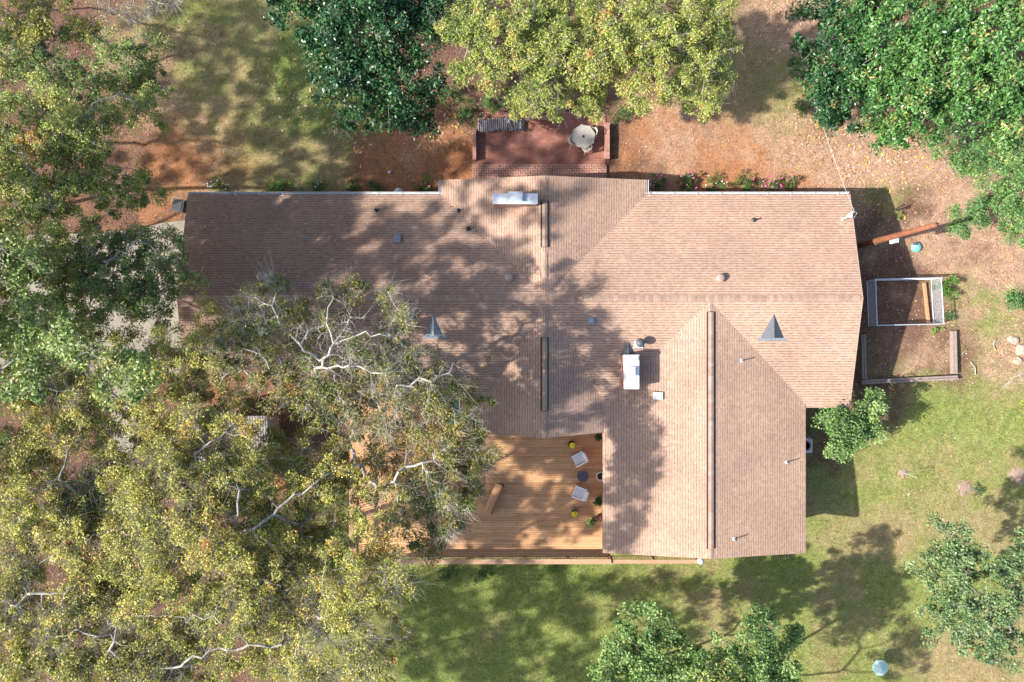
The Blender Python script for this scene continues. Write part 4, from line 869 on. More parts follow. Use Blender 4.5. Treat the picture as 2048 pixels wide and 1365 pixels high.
beyond('taller oak beyond the bottom left edge whose shade reaches the deck railing', 'oak_tree', [shp for shp in [(px+((py//40) % 2)*20, py, 13+((px+py) % 3)*.5, 38, -.9) for py in range(1150, 1370, 42) for px in range(790, 1160, 46)] if (shp[0]*7+shp[1]*3) % 5 != 0], 59, -.9, **dict(oakb, dens=2.6, n_leaf=60, leaf_share=.9, expo=2.6))
beyond('tree beyond the bottom edge left of the fresh green pair', 'broadleaf_tree', [(1250, 1185, 8, 55, -.9), (1330, 1170, 8, 55, -.9), (1400, 1190, 8, 45, -.9), (1290, 1235, 8, 50, -.9), (1380, 1240, 8, 45, -.9), (1500, 1160, 8.5, 40, -.9)], 52, -.9, **dict(grnb, leaf_share=1, dens=3.6))
beyond('tree beyond the bottom edge right of the fresh green pair', 'broadleaf_tree', [(1690, 1160, 8, 50, -.9), (1740, 1130, 8.5, 40, -.9), (1660, 1200, 8, 50, -.9), (1760, 1210, 8, 60, -.9), (1690, 1250, 8, 50, -.9), (1830, 1280, 8, 50, -.9), (1780, 1300, 8, 45, -.9)], 53, -.9, **dict(grnb, leaf_share=1, dens=3.6))
gr = np.random.default_rng(5)
def cover_targets(poly_rows, z, zt, r0, r1, keep, y_step=42, x_step=46):  # grid of spots to be shaded by the unseen crowns
    out = []
    for y0, xa, xb in poly_rows:
        for x_ in np.arange(xa, xb, x_step):
            if gr.random() < keep: out.append((x_+gr.uniform(-16, 16), y0+gr.uniform(-14, 14), z+gr.uniform(-1.2, 1.2), gr.uniform(r0, r1), zt))
    return out
lawn_rows = [(20, 320, 660), (65, 330, 700), (110, 340, 620), (155, 340, 560), (200, 340, 600), (245, 340, 700), (290, 360, 760), (335, 300, 900)]
roof_rows = [(400, 390, 700), (440, 380, 900), (480, 380, 860), (520, 380, 960), (560, 380, 1040), (600, 420, 1080)]
thin = dict(grnb, dens=2.6, n_leaf=60, rad=.46, leaf_share=.95, expo=2.6, tip=.010)
beyond('tall tree beyond the left edge above the driveway', 'broadleaf_tree', cover_targets(lawn_rows, 13.5, 0.0, 30, 47, .97), 54, **thin)
beyond('tall tree beyond the left edge level with the house ridge', 'broadleaf_tree', cover_targets([(405, 385, 560), (440, 385, 600), (480, 385, 620), (520, 385, 600)]+roof_rows[:3], 15, 3.1, 32, 48, .96), 55, **thin)
beyond('tall tree beyond the left edge level with the deck', 'broadleaf_tree', cover_targets(roof_rows[3:], 15, 3.5, 28, 44, .9), 57, **thin)
beyond('tallest tree far beyond the left edge, whose shade reaches the brick patio', 'broadleaf_tree', cover_targets([(265, 900, 1215), (300, 760, 1215), (335, 900, 1190), (235, 850, 1100)], 20, 0.1, 24, 40, .62)+cover_targets([(375, 890, 1180), (420, 880, 1130), (465, 900, 1110), (505, 930, 1100)], 21, 3.6, 24, 40, .5), 58, **thin)
T('tall oak beyond the left edge below the driveway', 'tree', G(-110, 780), [(-80, 700, 11, 90), (-90, 850, 12, 100), (-60, 950, 12, 80)], nm='oak_tree', seed=56, **oakb)

def shrub(label, px, py, rpx, h, leaf='shrub', flowers=None, nf=0, lobes=3, nm='shrub', z0=None, n_leaf=50, group=None, L=.09, W=.05, dens=9, up=.6):
    r = np.random.default_rng(int(px*7+py)); 
    bx, by, bz = G(px, py) if z0 is None else (P(px, py, z0+h*.5)[0], P(px, py, z0+h*.5)[1], z0)
    R_ = rpx*.0305
    t = thing(nm, label, 'shrub' if nm == 'shrub' else 'plant', (bx, by, bz), group=group)
    K = max(6, int(math.pi*R_*R_*dens)); d = r.normal(size=(K, 3)); d /= np.linalg.norm(d, axis=1, keepdims=True); d[:, 2] = np.abs(d[:, 2])
    lob = 1+.3*np.sin(np.arctan2(d[:, 1], d[:, 0])*lobes+r.random()*6)
    c = d*(r.random((K, 1))**.4)*np.array([R_, R_, h*.62])*lob[:, None]*.85+np.array([0, 0, h*.25])
    tc = .5+r.normal(size=K)*.18
    V_, Q_, tn = leaf_cloud(c, n_leaf, r.uniform(.7, 1.2, K)*min(.22, R_*.45), L, W, up, .7, tc, r=r)
    np_mesh('foliage', V_, Q_, LEAF[leaf], t, tn)
    A = np.zeros((K, 3))+r.normal(size=(K, 3))*np.array([.05, .05, 0]); A[:, 2] = -.1
    V_, Q_ = tubes_np(A, c, np.full(K, .014), np.full(K, .006), 4); np_mesh('stem', V_, Q_, M['bark_dark'], t)
    if flowers:
        mb = MB()
        for i in range(nf):
            a = r.random()*6.28; q = R_*math.sqrt(r.random())*.95; z = h*(.8-.35*(q/R_)**2)+.10
            s = r.uniform(.03, .055)
            mb.lathe([(.3*s, -s*.5), (s, 0), (.8*s, s*.4), (.0, s*.6)], (q*math.cos(a), q*math.sin(a), z), 7)
        mb.build('blossoms', M[flowers], t)
    return t
for i, (px, py, rp, h, fl_, nf, lab) in enumerate([
    (1318, 374, 24, .9, 'pink', 12, 'pink flowering azalea by the inner corner of the front gutter'), (1368, 372, 27, 1.0, 'pink', 18, 'azalea with scattered pink blooms, second along the right gutter'),
    (1430, 372, 26, .9, 'white_petal', 6, 'greener azalea with few pale blooms, third along the right gutter'), (1486, 371, 27, 1.0, 'pink', 4, 'nearly bloomless azalea, fourth along the right gutter'),
    (1540, 374, 25, .9, 'pink', 22, 'azalea thick with pink flowers near the end of the row'), (1580, 374, 20, .8, 'pink', 7, 'small azalea ending the row along the right gutter')]):
    shrub(lab, px, py, rp, h, 'shrub', fl_, nf, group='azaleas along the right gutter')
for px, py, rp, h, lf, fl_, nf, lab in [
    (440, 377, 22, .7, 'shrub', 'white_petal', 7, 'dark shrub with pale blooms at the left end of the gutter'), (560, 374, 28, .8, 'bright', None, 0, 'bright lime green shrub above the left gutter'),
    (640, 378, 18, .6, 'shrub', 'white_petal', 3, 'low shrub right of the lime green one by the gutter'), (705, 375, 22, .7, 'shrub', None, 0, 'plain dark shrub by the middle of the left gutter'),
    (748, 373, 20, .7, 'shrub', None, 0, 'round dark shrub below the small white ball'), (845, 378, 26, .6, 'shrub', 'pink', 5, 'low shrub with few pink blooms beside the centre gable')]:
    shrub(lab, px, py, rp, h, lf, fl_, nf)
for px, py, rp, h, lf, lab in [
    (932, 235, 30, 1.3, 'shrub', 'dark shrub crowding the left end of the brick patio wall'), (985, 210, 34, 1.5, 'shrub', 'dark shrub behind the firewood stack'), (1240, 235, 26, 1.2, 'shrub', 'dark shrub outside the right patio wall'),
    (895, 1142, 24, .8, 'shrub', 'bushy shrub at the lawn foot of the railing, leftmost'), (962, 1144, 22, .8, 'shrub', 'dark shrub at the lawn foot of the railing, middle'), (1105, 1140, 16, .6, 'bright', 'small green plant at the lawn foot of the railing, rightmost'),
    (688, 998, 22, 1.0, 'shrub', 'green shrub left of the deck railing top'), (682, 1075, 22, 1.0, 'bright', 'bright shrub left of the deck railing bottom'), (760, 1000, 22, .9, 'bright', 'leafy yellow green plant on the deck by its left railing'),
    (815, 1112, 20, .8, 'bright', 'bright plant inside the deck railing corner'), (548, 870, 24, 1.2, 'shrub', 'dark shrub right of the corrugated shed'), (430, 1085, 40, 1.4, 'shrub', 'dark undergrowth shrub beneath the wide oak'),
    (20, 880, 45, 1.8, 'shrub', 'dark evergreen shrub at the left edge in shade'), (150, 1045, 40, 1.6, 'shrub', 'dark undergrowth shrub beneath the corner oak'), (15, 1150, 40, 1.6, 'shrub', 'dark evergreen shrub at the far lower left'), (40, 790, 45, 1.6, 'shrub', 'dark undergrowth shrub left of the driveway end'), (540, 1060, 40, 1.4, 'shrub', 'dark undergrowth shrub left of the deck railing'), (300, 1180, 45, 1.5, 'shrub', 'dark undergrowth between the two big oaks'), (40, 700, 40, 1.5, 'shrub', 'dark undergrowth shrub at the left edge below the driveway'), (130, 860, 45, 1.6, 'shrub', 'dark undergrowth shrub left of the corrugated shed'), (210, 1300, 50, 1.6, 'shrub', 'dark undergrowth shrub near the bottom left corner'), (380, 1290, 45, 1.5, 'shrub', 'dark undergrowth shrub by the bottom edge under the oaks'), (560, 1230, 45, 1.4, 'shrub', 'dark undergrowth shrub beneath the twiggy tan oak'), (905, 190, 34, 1.5, 'shrub', 'dark shrub in the gap between magnolia and yellow green oak'), (620, 1010, 30, 1.2, 'shrub', 'green shrub between the shed and the deck'),
    (1600, 220, 22, .9, 'shrub', 'scrubby shrub at the foot of the shaded magnolia')]:
    shrub(lab, px, py, rp, h, lf)
shrub('spiky bright green juniper behind the wire pen', 1888, 578, 26, 1.0, 'bright', L=.22, W=.03, up=.2, nm='juniper_shrub', dens=12)
shrub('small bluish spiky plant below the juniper beside the pen', 1893, 632, 13, .5, 'grey', L=.22, W=.03, up=.2, nm='spiky_plant')
shrub('low green clump under the lower right corner of the wire pen', 1868, 655, 14, .4, 'green', nm='ground_plant')
shrub('yellow leaved sapling at the right edge', 2035, 815, 16, 1.2, 'yellow', nm='sapling', n_leaf=24)
shrub('thin weed at the foot of the gable shadow by the pole', 1796, 430, 10, .5, 'green', nm='weed', n_leaf=20)
# potted plants on the deck
def potted(label, px, py, leaf, h, rp, flower=None, nf=0, pot='black', pr=.2):
    x, y, _ = P(px, py, DZ+.4)
    t = thing('flower_pot', label, 'plant pot', (x, y, DZ))
    MB().lathe([(pr*.72, 0), (pr, .30), (pr*1.06, .30), (pr*1.06, .34), (pr*.92, .34), (pr*.9, .27), (0, .27)], k=20).build('pot', M[pot], t, True)
    r = np.random.default_rng(int(px)); K = 22; d = r.normal(size=(K, 3)); d /= np.linalg.norm(d, axis=1, keepdims=True); d[:, 2] = np.abs(d[:, 2])
    c = d*np.array([rp, rp, h*.6])*r.uniform(.4, 1, (K, 1))*.8+np.array([0, 0, .34+h*.2])
    V_, Q_, tn = leaf_cloud(c, 30, np.full(K, .09), .09, .05, .5, .7, .5+r.normal(size=K)*.15, r=r); np_mesh('foliage', V_, Q_, LEAF[leaf], t, tn)
    if flower:
        mb = MB()
        for i in range(nf):
            a = r.random()*6.28; q = rp*math.sqrt(r.random())*.8; s = r.uniform(.035, .055)
            mb.lathe([(.3*s, -s*.4), (s, 0), (.75*s, s*.35), (0, s*.5)], (q*math.cos(a)+rp*.15, q*math.sin(a)-rp*.1, .36+h*.55*(1-.4*(q/rp)**2)+.06), 8)
        mb.build('blossoms', M[flower], t)
potted('black pot of yellow flowers above the upper white deck chair', 1143.5, 889.5, 'shrub', .3, .2, 'yellow', 60)
potted('pale rimmed pot half filled with yellow flowers below the lower white deck chair', 1148, 1026, 'shrub', .3, .19, 'yellow', 26, 'urn')
potted('leafy green potted plant against the right wing eave', 1197, 1003, 'shrub', .9, .42, None, 0)
potted('trailing green potted plant on the open deck below the others', 1183, 1044, 'green', .5, .40, None, 0)
potted('small pot with a single pink bloom at the wing eave', 1199, 1034, 'shrub', .2, .10, 'pink', 5, 'black', .1)
potted('green plant in the inside corner where deck meets both roofs', 1197, 876, 'shrub', .5, .22, None, 0)
x, y, _ = P(1202, 953.5, DZ+.6)
t = thing('stone_urn', 'pale stone urn with dark inside by the wing eave', 'urn', (x, y, DZ))
MB().lathe([(.16, 0), (.18, .06), (.09, .14), (.11, .22), (.26, .42), (.30, .58), (.30, .61), (.24, .61), (.20, .5)], k=22).build('bowl', M['urn'], t, True)
MB().lathe([(.205, .5), (0, .52)], k=18).build('soil', M['soil'], t)

# ------------------------------------------------------------------ swing with canopy near the centre gable
x, y, _ = P(905, 822, 2.0)
t = thing('garden_swing', 'garden swing with white tube frame and dark green canopy by the gable', 'swing', (x, y, DZ))
fr = MB()
for sx in (-.55, .42):
    fr.tube([(sx, .78, 0), (sx, .70, 1.7)], .025, 8)
    fr.tube([(sx, -.98, 0), (sx, -1.0, 1.7)], .025, 8); fr.tube([(sx, .72, 1.7), (sx, -1.05, 1.7)], .032, 8)
fr.tube([(-.55, .72, 1.7), (.42, .72, 1.7)], .03, 8).tube([(-.55, -.45, 1.7), (.42, -.45, 1.7)], .022, 8)
fr.build('frame', M['white_metal'], t)
MB().add([(-.52, .70, 1.69), (.40, .70, 1.69), (.40, -.40, 1.69), (-.52, -.40, 1.69), (-.06, .15, 1.60), (-.52, .70, 1.66), (.40, .70, 1.66), (.40, -.40, 1.66), (-.52, -.40, 1.66), (-.06, .15, 1.57)],
         [(0, 4, 1), (1, 4, 2), (2, 4, 3), (3, 4, 0), (5, 6, 9), (6, 7, 9), (7, 8, 9), (8, 5, 9), (0, 1, 6, 5), (1, 2, 7, 6), (2, 3, 8, 7), (3, 0, 5, 8)]).build('canopy', M['green_cloth'], t)
MB().box(-.50, .36, -.86, -.44, .42, .50).build('seat', M['blue_cloth'], t, bevel=.02)

# ------------------------------------------------------------------ corrugated shed
a = P(338, 945, 2.4); b_ = P(536, 832, 2.4)
t = thing('shed', 'shed with grey corrugated roof half hidden under the oak', 'shed', ((a[0]+b_[0])/2, (a[1]+b_[1])/2, 0))
w = b_[0]-a[0]; h = b_[1]-a[1]; N_ = int(w/.0225)
xs_ = np.linspace(-w/2, w/2, N_+1); zz = .011*np.sin(2*np.pi*(xs_)/.15)
V_ = np.concatenate([np.stack([xs_, np.full_like(xs_, s*h/2), 2.4+s*.18+zz+dz], -1) for dz in (0, -.008) for s in (-1, 1)])
k = N_+1; i = np.arange(N_)
Q_ = np.concatenate([np.stack([i, i+1, k+i+1, k+i], -1), np.stack([2*k+i, 3*k+i, 3*k+i+1, 2*k+i+1], -1)])
np_mesh('roof', V_, Q_, M['corrugated'], t, smooth_=True)
MB().box(-w/2+.2, w/2-.2, -h/2+.2, h/2-.2, -1, 2.15).build('wall', M['weathered'], t)
MB().box(-.45, .45, -h/2+.16, -h/2+.2, -.2, 1.8).build('door', M['deck_dark'], t)

# ------------------------------------------------------------------ brick patio
x0, x1 = P(946, 0)[0], P(1211, 0)[0]; y0, y1 = P(0, 330)[1], P(0, 225)[1]
pt = thing('patio', 'red brick patio with low side walls at the front of the house', 'patio')
MB().box(x0, x1, y0, y1, -.4, .05).build('paving', M['patio_brick'], pt)
MB().box(x0-.02, x1+.05, 8.6, y0, -.4, .16).build('porch_step', M['porch_brick'], pt)
for xa, xb, pa_, pb_, lab in ((945.5, 952.5, 320, 258, 'l'), (1209.5, 1219.5, 318, 246, 'r')):
    xa = P(xa, 0, .45)[0]; xb = P(xb, 0, .45)[0]
    w_ = MB().box(xa+.02, xb-.02, P(0, pa_, .45)[1]+.02, P(0, pb_, .45)[1]-.02, -.4, .40).build('low_wall', M['house_brick'], pt)
    MB().box(xa, xb, P(0, pa_, .45)[1], P(0, pb_, .45)[1], .40, .47).build('coping', M['coping_brick'], w_, bevel=.01)
w_ = MB().box(P(1050, 0)[0], P(1110, 0)[0], P(0, 243)[1], P(0, 236)[1], -.4, .36).build('low_wall', M['house_brick'], pt)
MB().box(P(1049.5, 0)[0], P(1110.5, 0)[0], P(0, 243.5)[1], P(0, 235.5)[1], .36, .42).build('coping', M['coping_brick'], w_)
# firewood: one log modelled three ways, then copied
def log_mesh(seed):
    r = random.Random(seed); k = 7; L = .72; mb = MB(); vs_ = []
    rad = [r.uniform(.045, .07) for _ in range(k)]
    for s in (-1, 1):
        for j in range(k):
            a = 2*math.pi*j/k; vs_.append((rad[j]*math.cos(a)*1.0, s*(L/2+r.uniform(-.03, .03)), rad[j]*math.sin(a)*r.uniform(.85, 1.05)))
    mb.add(vs_, [tuple(range(k)), tuple(range(2*k-1, k-1, -1))]+[(j, k+j, k+(j+1) % k, (j+1) % k) for j in range(k)])
    return mb
protos = [log_mesh(s).build('firewood_log', M['firewood']) for s in range(6)]
LOGL = 'split grey log in the firewood stack on the brick patio'
cnt = 0
for layer in range(3):
    for i in range(23):
        px = 958+i*3.95+(layer % 2)*1.8
        if layer == 2 and i in (17, 20, 22): continue
        z = .11+layer*.115
        x, y, _ = P(px, 250+random.uniform(-1.5, 1.5)-(1 if i > 6 else -2), z)
        o = protos[cnt] if cnt < 6 else protos[cnt % 6].copy()
        if cnt >= 6: C.objects.link(o)
        o.location = (x, y, z+random.uniform(-.012, .02)); o.rotation_euler = (random.uniform(-.03, .03), random.uniform(0, 6), random.uniform(-.06, .06)+(.35 if (layer == 2 and i in (15, 16)) else 0))
        tag(o, LOGL, 'log', 'split logs of the firewood stack'); cnt += 1
# patio table and tube chairs
x, y, _ = P(1167, 273, .78)
t = thing('patio_table', 'cream octagonal patio table with a dark umbrella hole', 'table', (x, y, .05))
MB().lathe([(.70, .66), (.735, .68), (.735, .71), (.70, .715), (.05, .72)], k=8, ang=R(12)).build('table_top', M['cream_table'], t)
MB().lathe([(.075, .716), (.075, .732), (.0, .732)], k=16).build('umbrella_hole', M['black'], t)
MB().lathe([(.04, .1), (.04, .66)], k=12).lathe([(.25, 0), (.22, .06), (.05, .1)], k=18).build('pedestal', M['cream_frame'], t)
def tube_chair(label, px, py, rz):
    x, y, _ = P(px, py, .6); t = thing('tube_chair', label, 'chair', (x, y, .05), rz, 'cream tube chairs at the patio table')
    arc = [(.30*math.cos(a)+.0, .30*math.sin(a), .62) for a in np.linspace(-1.75, 1.75, 15)]
    MB().tube(arc, .024, 8).build('arm_ring', M['cream_frame'], t, True)
    MB().tube([(.30*math.cos(a), .30*math.sin(a)*.9, .86) for a in np.linspace(-.9, .9, 9)], .02, 8).build('back_rail', M['cream_frame'], t, True)
    bk = MB()
    for a in np.linspace(-.8, .8, 7): bk.box(.30*math.cos(a)-.008, .30*math.cos(a)+.008, .29*math.sin(a)-.018, .29*math.sin(a)+.018, .42, .86)
    bk.build('backrest', M['cream_frame'], t)
    sl = MB()
    for i in range(8): sl.box(-.24, .22, -.23+i*.058, -.23+i*.058+.035, .41, .425)
    sl.build('seat', M['cream_frame'], t)
    for s in (-1, 1):
        MB().tube([(-.06, s*.295, .62), (-.24, s*.28, .5), (-.30, s*.27, 0)], .02, 7).build('leg', M['cream_frame'], t)
        MB().tube([(.24, s*.20, .62), (.30, s*.24, 0)], .02, 7).build('leg', M['cream_frame'], t)
    return t
tube_chair('cream tube chair at the right side of the octagonal table', 1184, 266, R(10))
tube_chair('cream tube chair at the lower left of the octagonal table', 1147, 282, R(205))
tube_chair('cream tube chair pulled out below the octagonal table', 1174, 295, R(290))
tube_chair('cream tube chair half hidden beside the left deck railing', 672, 1044, R(150)).location = G(672, 1044)

# ------------------------------------------------------------------ right-hand yard
x, y, z = G(1711, 494)
t = thing('utility_pole', 'brown wooden utility pole beside the right gable', 'pole', (x, y, z))
MB().tube([(0, 0, -.3), (0, 0, 2.5), (.0, 0, 5.5), (0, 0, 8.0)], [.19, .18, .15, .12], 16).build('shaft', M['pole_wood'], t, True)
MB().box(.12, .30, -.34, -.08, 3.55, 4.2).build('meter_box', M['white_metal'], t, bevel=.02)
MB().lathe([(.025, 0), (.03, .05)], (0, -.17, 2.3), 8).build('tag_plate', M['white_metal'], t)
x, y, z = G(1832, 495)
t = thing('tank_lid', 'teal plastic dome lid on the bare ground near the pole', 'lid', (x, y, z))
MB().lathe([(.31, -.1), (.31, .05), (.28, .12), (.18, .20), (.06, .235), (0, .24)], k=26).build('dome', M['teal'], t, True)
MB().box(-.26, -.08, .10, .26, .10, .30).build('latch_box', M['dark_metal'], t, bevel=.02)
MB().box(-.24, -.10, .02, .10, .13, .22).build('label_plate', M['white_metal'], t)
# wire pen
PH = 1.05
bl, br = G(1736, 652), G(1866, 649); tl, tr = G(1733, 562), G(1861, 559)
t = thing('wire_pen', 'square chain link dog pen with pale pipe rails right of the house', 'pen', (0, 0, 0))
cs = [tl, tr, br, bl]; r_ = .026
for i in range(4):
    p, q = Vector(cs[i]), Vector(cs[(i+1) % 4]); u = Vector((0, 0, 1))
    MB().tube([p+u*PH, q+u*PH], r_, 8).build('top_rail', M['wire'], t); MB().tube([p+u*.06, q+u*.06], r_*.85, 8).build('bottom_rail', M['wire'], t)
    MB().tube([p-u*.1, p+u*(PH+.04)], .03, 8).build('post', M['wire'], t)
    L = (q-p).length; d = (q-p)/L; mb = MB(); s = .085
    for k in range(-int(PH/s), int(L/s)+1):
        for dr in (1, -1):
            x_a = k*s if dr == 1 else k*s+PH; lo, hi = 0.0, PH-.08
            pts = []
            for zz_ in (0.0, PH-.08):
                xx = (k*s+zz_) if dr == 1 else (k*s+PH-zz_); pts.append((xx, zz_))
            (xa, za), (xb, zb) = pts
            if max(xa, xb) < 0 or min(xa, xb) > L: continue
            def clip(xa, za, xb, zb):
                f0, f1 = 0.0, 1.0; dx_ = xb-xa
                for lim, sg in ((0, 1), (L, -1)):
                    va = (xa-lim)*sg; vb = (xb-lim)*sg
                    if va < 0 and vb < 0: return None
                    if va < 0: f0 = max(f0, va/(va-vb))
                    if vb < 0: f1 = min(f1, va/(va-vb))
                return (xa+dx_*f0, za+(zb-za)*f0, xa+dx_*f1, za+(zb-za)*f1) if f1 > f0 else None
            c_ = clip(xa, za, xb, zb)
            if c_: mb.tube([p+d*c_[0]+u*(c_[1]+.06), p+d*c_[2]+u*(c_[3]+.06)], .0045, 3, False)
    mb.build('mesh_panel', M['wire'], t)
a = Vector(G(1847, 566, .06)); b_ = Vector(G(1856, 647, .06)); d = b_-a
t = tag(MB().box(0, d.length, -.07, .07, -.05, .14).build('plank', M['plank'], bevel=.008), 'orange wooden board lying inside the wire pen', 'board'); t.location = a; t.rotation_euler = (0, 0, math.atan2(d.y, d.x))
def timber(label, p, q, wd=.27, h=.30):
    a = Vector(G(*p)); b_ = Vector(G(*q)); d = b_-a
    t = thing('landscape_timber', label, 'timber', a, math.atan2(d.y, d.x), 'grey timbers edging the bed')
    MB().box(0, d.length, -wd/2, -.006, -.15, h).build('beam', M['weathered'], t, bevel=.012); MB().box(0, d.length-.03, .006, wd/2, -.15, h-.02).build('beam', M['weathered'], t, bevel=.012)
timber('grey bed timber nearest the house gable', (1724.5, 758), (1722.5, 669))
timber('longest grey bed timber along the lower side of the bare bed', (1719, 764.5), (1911, 755))
timber('grey bed timber on the far right of the bare bed', (1905, 748), (1903, 662))
# air conditioner
x, y, z = G(1604, 888)
t = thing('air_conditioner', 'grey air conditioner half under the right wing eave', 'air conditioner', (x-.1, y, z))
MB().box(-.42, .42, -.44, .44, .08, .80).build('cabinet', M['ac_top'], t, bevel=.07)
MB().lathe([(.32, .803), (.32, .815), (.0, .82)], k=26).build('fan_grille', M['dark_metal'], t)
for r_ in (.30, .22, .14): MB().lathe([(r_, .818), (r_+.015, .818), (r_+.015, .835), (r_, .835)], k=26).build('grille_ring', M['grey_vent'], t)
MB().box(-.6, .62, -.56, .56, -.1, .08).build('pad', M['pad'], t)
# umbrella on the lawn
x, y, _ = P(1764, 1339, .2); zg = float(ground_z(x, y))
t = thing('garden_umbrella', 'pale teal octagonal umbrella standing on the lower lawn', 'umbrella', (x, y, zg))
mb = MB(); K = 8; zt_ = 1.15; vs_ = [(0, 0, zt_)]+[(.50*math.cos(R(22+45*i)), .50*math.sin(R(22+45*i)), zt_-.22) for i in range(K)]+[(.50*math.cos(R(22+45*i)), .50*math.sin(R(22+45*i)), zt_-.29) for i in range(K)]+[(0, 0, zt_-.02)]
mb.add(vs_, [(0, 1+i, 1+(i+1) % K) for i in range(K)]+[(1+i, 9+i, 9+(i+1) % K, 1+(i+1) % K) for i in range(K)]+[(17, 9+(i+1) % K, 9+i) for i in range(K)]); mb.build('canopy', M['teal_cloth'], t)
MB().tube([(0, 0, -.2), (0, 0, zt_-.03)], .02, 8).build('pole', M['white_metal'], t); MB().lathe([(.03, zt_), (.02, zt_+.06), (0, zt_+.07)], k=8).build('finial', M['white_metal'], t)
# bin by the left gable
x, y, _ = P(356, 411, .95)
t = thing('wheeled_bin', 'black wheeled bin at the upper left corner of the house', 'bin', (x-.0, y, .02), R(-12))
MB().add([(-.26, -.3, .06), (.26, -.3, .06), (.26, .3, .06), (-.26, .3, .06), (-.33, -.36, .9), (.33, -.36, .9), (.33, .36, .9), (-.33, .36, .9)], [(3, 2, 1, 0), (4, 5, 6, 7), (0, 1, 5, 4), (1, 2, 6, 5), (2, 3, 7, 6), (3, 0, 4, 7)]).build('body', M['black'], t, bevel=.02)
MB().box(-.35, .35, -.38, .36, .902, .96).box(-.25, .25, -.3, .25, .96, .985).build('lid', M['black'], t, bevel=.02); MB().tube([(-.28, .40, .9), (.28, .40, .9)], .02, 8).build('handle', M['grey_vent'], t)
for s in (-1, 1): MB().tube([(s*.26, .3, .1), (s*.31, .3, .1)], .1, 14).build('wheel', M['black'], t)
x, y, z = G(780, 346)
tag(MB().lathe([(.0, 0), (.06, .01), (.1, .06), (.11, .11), (.1, .16), (.06, .21), (0, .22)], (0, 0, 0), 14).build('ball', M['white_metal'], smooth_=True), 'small white ball on the rusty ground', 'ball').location = (x, y, z)
x, y, _ = P(797, 385, 1.0)
t = thing('satellite_dish', 'small pale round dish peeping out above the left gutter', 'dish', (x, y, 0)); MB().lathe([(.25, 1.08), (.2, 1.03), (.06, 1.0), (.05, .98)], k=20).build('dish', M['white_metal'], t, True); MB().tube([(0, 0, -.1), (0, 0, 1.0)], .03, 8).build('stand', M['galv'], t)
# rocks
def rock(label, px, py, s):
    r = np.random.default_rng(int(px+py)); x, y, z = G(px, py); mb = MB(); prof = [(.35, -.3), (.95, -.05), (1.0, .2), (.7, .5), (.2, .62)]
    vs_ = []; k = 9
    for rr, zz_ in prof:
        for j in range(k): a = 2*math.pi*j/k; q = rr*s*r.uniform(.75, 1.2); vs_.append((q*math.cos(a)*1.15, q*math.sin(a)*.85, zz_*s*r.uniform(.8, 1.1)))
    fs = [(i*k+j, i*k+(j+1) % k, (i+1)*k+(j+1) % k, (i+1)*k+j) for i in range(4) for j in range(k)]+[tuple(range(k-1, -1, -1)), tuple(4*k+j for j in range(k))]
    o = mb.add(vs_, fs).build('field_stone', M['rock'], bevel=.03); o.location = (x, y, z); tag(o, label, 'rock', 'pale stones at the right edge')
rock('upper pale stone at the right edge by the twigs', 2026, 680, .34); rock('largest pale stone at the right edge', 2043, 700, .40); rock('lower pale stone at the right edge', 2034, 722, .28)
# fallen sticks
def stick(label, pl, rad=.03):
    a = Vector(G(*pl[0])); mb = MB(); pts = [Vector(G(*p))-a+Vector((0, 0, .06+.03*i)) for i, p in enumerate(pl)]
    mb.tube(pts, [rad*(1-.6*i/len(pts)) for i in range(len(pts))], 6)
    m_ = pts[len(pts)//2]; d_ = pts[-1]-pts[0]; mb.tube([m_, m_+Vector((-d_.y, d_.x, .1))*.35], [rad*.7, rad*.2], 5)
    o = mb.build('fallen_branch', M['bark_white'], smooth_=True); o.location = a; tag(o, label, 'branch', 'fallen pale branches on the right lawn')
stick('curved white fallen branch left of the stones', [(1992, 678), (1984, 688), (1988, 700)]); stick('forked white fallen branch right of the bed timber', [(1950, 750), (1948, 735), (1938, 724)]); stick('short white stick beside the bed timber', [(1934, 698), (1922, 708)], .022)
T('bare twiggy sapling at the right edge below the stones', 'tree', G(2045, 750), [(2040, 745, 2.2, 24), (2020, 765, 2, 18)], 'oak', M['bark_white'], nm='bare_sapling', seed=61, dens=4, n_leaf=0, twigs=8, twig_len=.5, tip=.009)
# mulch rings with saplings
def mulch_ring(label, px, py, rp, plant):
    x, y, z = G(px, py); r = np.random.default_rng(int(px)); k = 18
    prof = []; mb = MB(); vs_ = [(0, 0, .075)]
    for rr, zz_ in ((.5, .06), (1, -.05)):
        for j in range(k): a = 2*math.pi*j/k; q = rr*rp*.031*r.uniform(.6, 1.15); vs_.append((q*math.cos(a), q*math.sin(a), zz_))
    mb.add(vs_, [(0, 1+j, 1+(j+1) % k) for j in range(k)]+[(1+j, 1+k+j, 1+k+(j+1) % k, 1+(j+1) % k) for j in range(k)])
    o = mb.build('mulch_ring', M['mulch']); o.location = (x, y, z); tag(o, label, 'mulch')
    return x, y, z
mulch_ring('pinkish mulch ring with a dark evergreen sapling', 1928, 972, 24, 1); mulch_ring('faint small mulch ring with a thin stake', 1806, 944, 14, 1); mulch_ring('mulch patch cut by the right edge', 2036, 945, 26, 1)
shrub('dark young evergreen in the pinkish mulch ring', 1952, 978, 16, .7, 'magnolia', nm='young_evergreen', n_leaf=34)
x, y, z = G(1806, 946)
t = thing('stake', 'thin stake casting a long shadow in the small mulch ring', 'stake', (x, y, z)); MB().tube([(0, 0, -.2), (0, 0, 1.5)], .012, 6).build('rod', M['galv'], t); V_, Q_, tn = leaf_cloud(np.array([[0.05, 0, 1.2], [-.05, .05, .9], [0, -.05, 1.45]]), 22, np.full(3, .14), .08, .04, .5, .7, np.full(3, .5)); np_mesh('foliage', V_, Q_, LEAF['green'], t, tn)

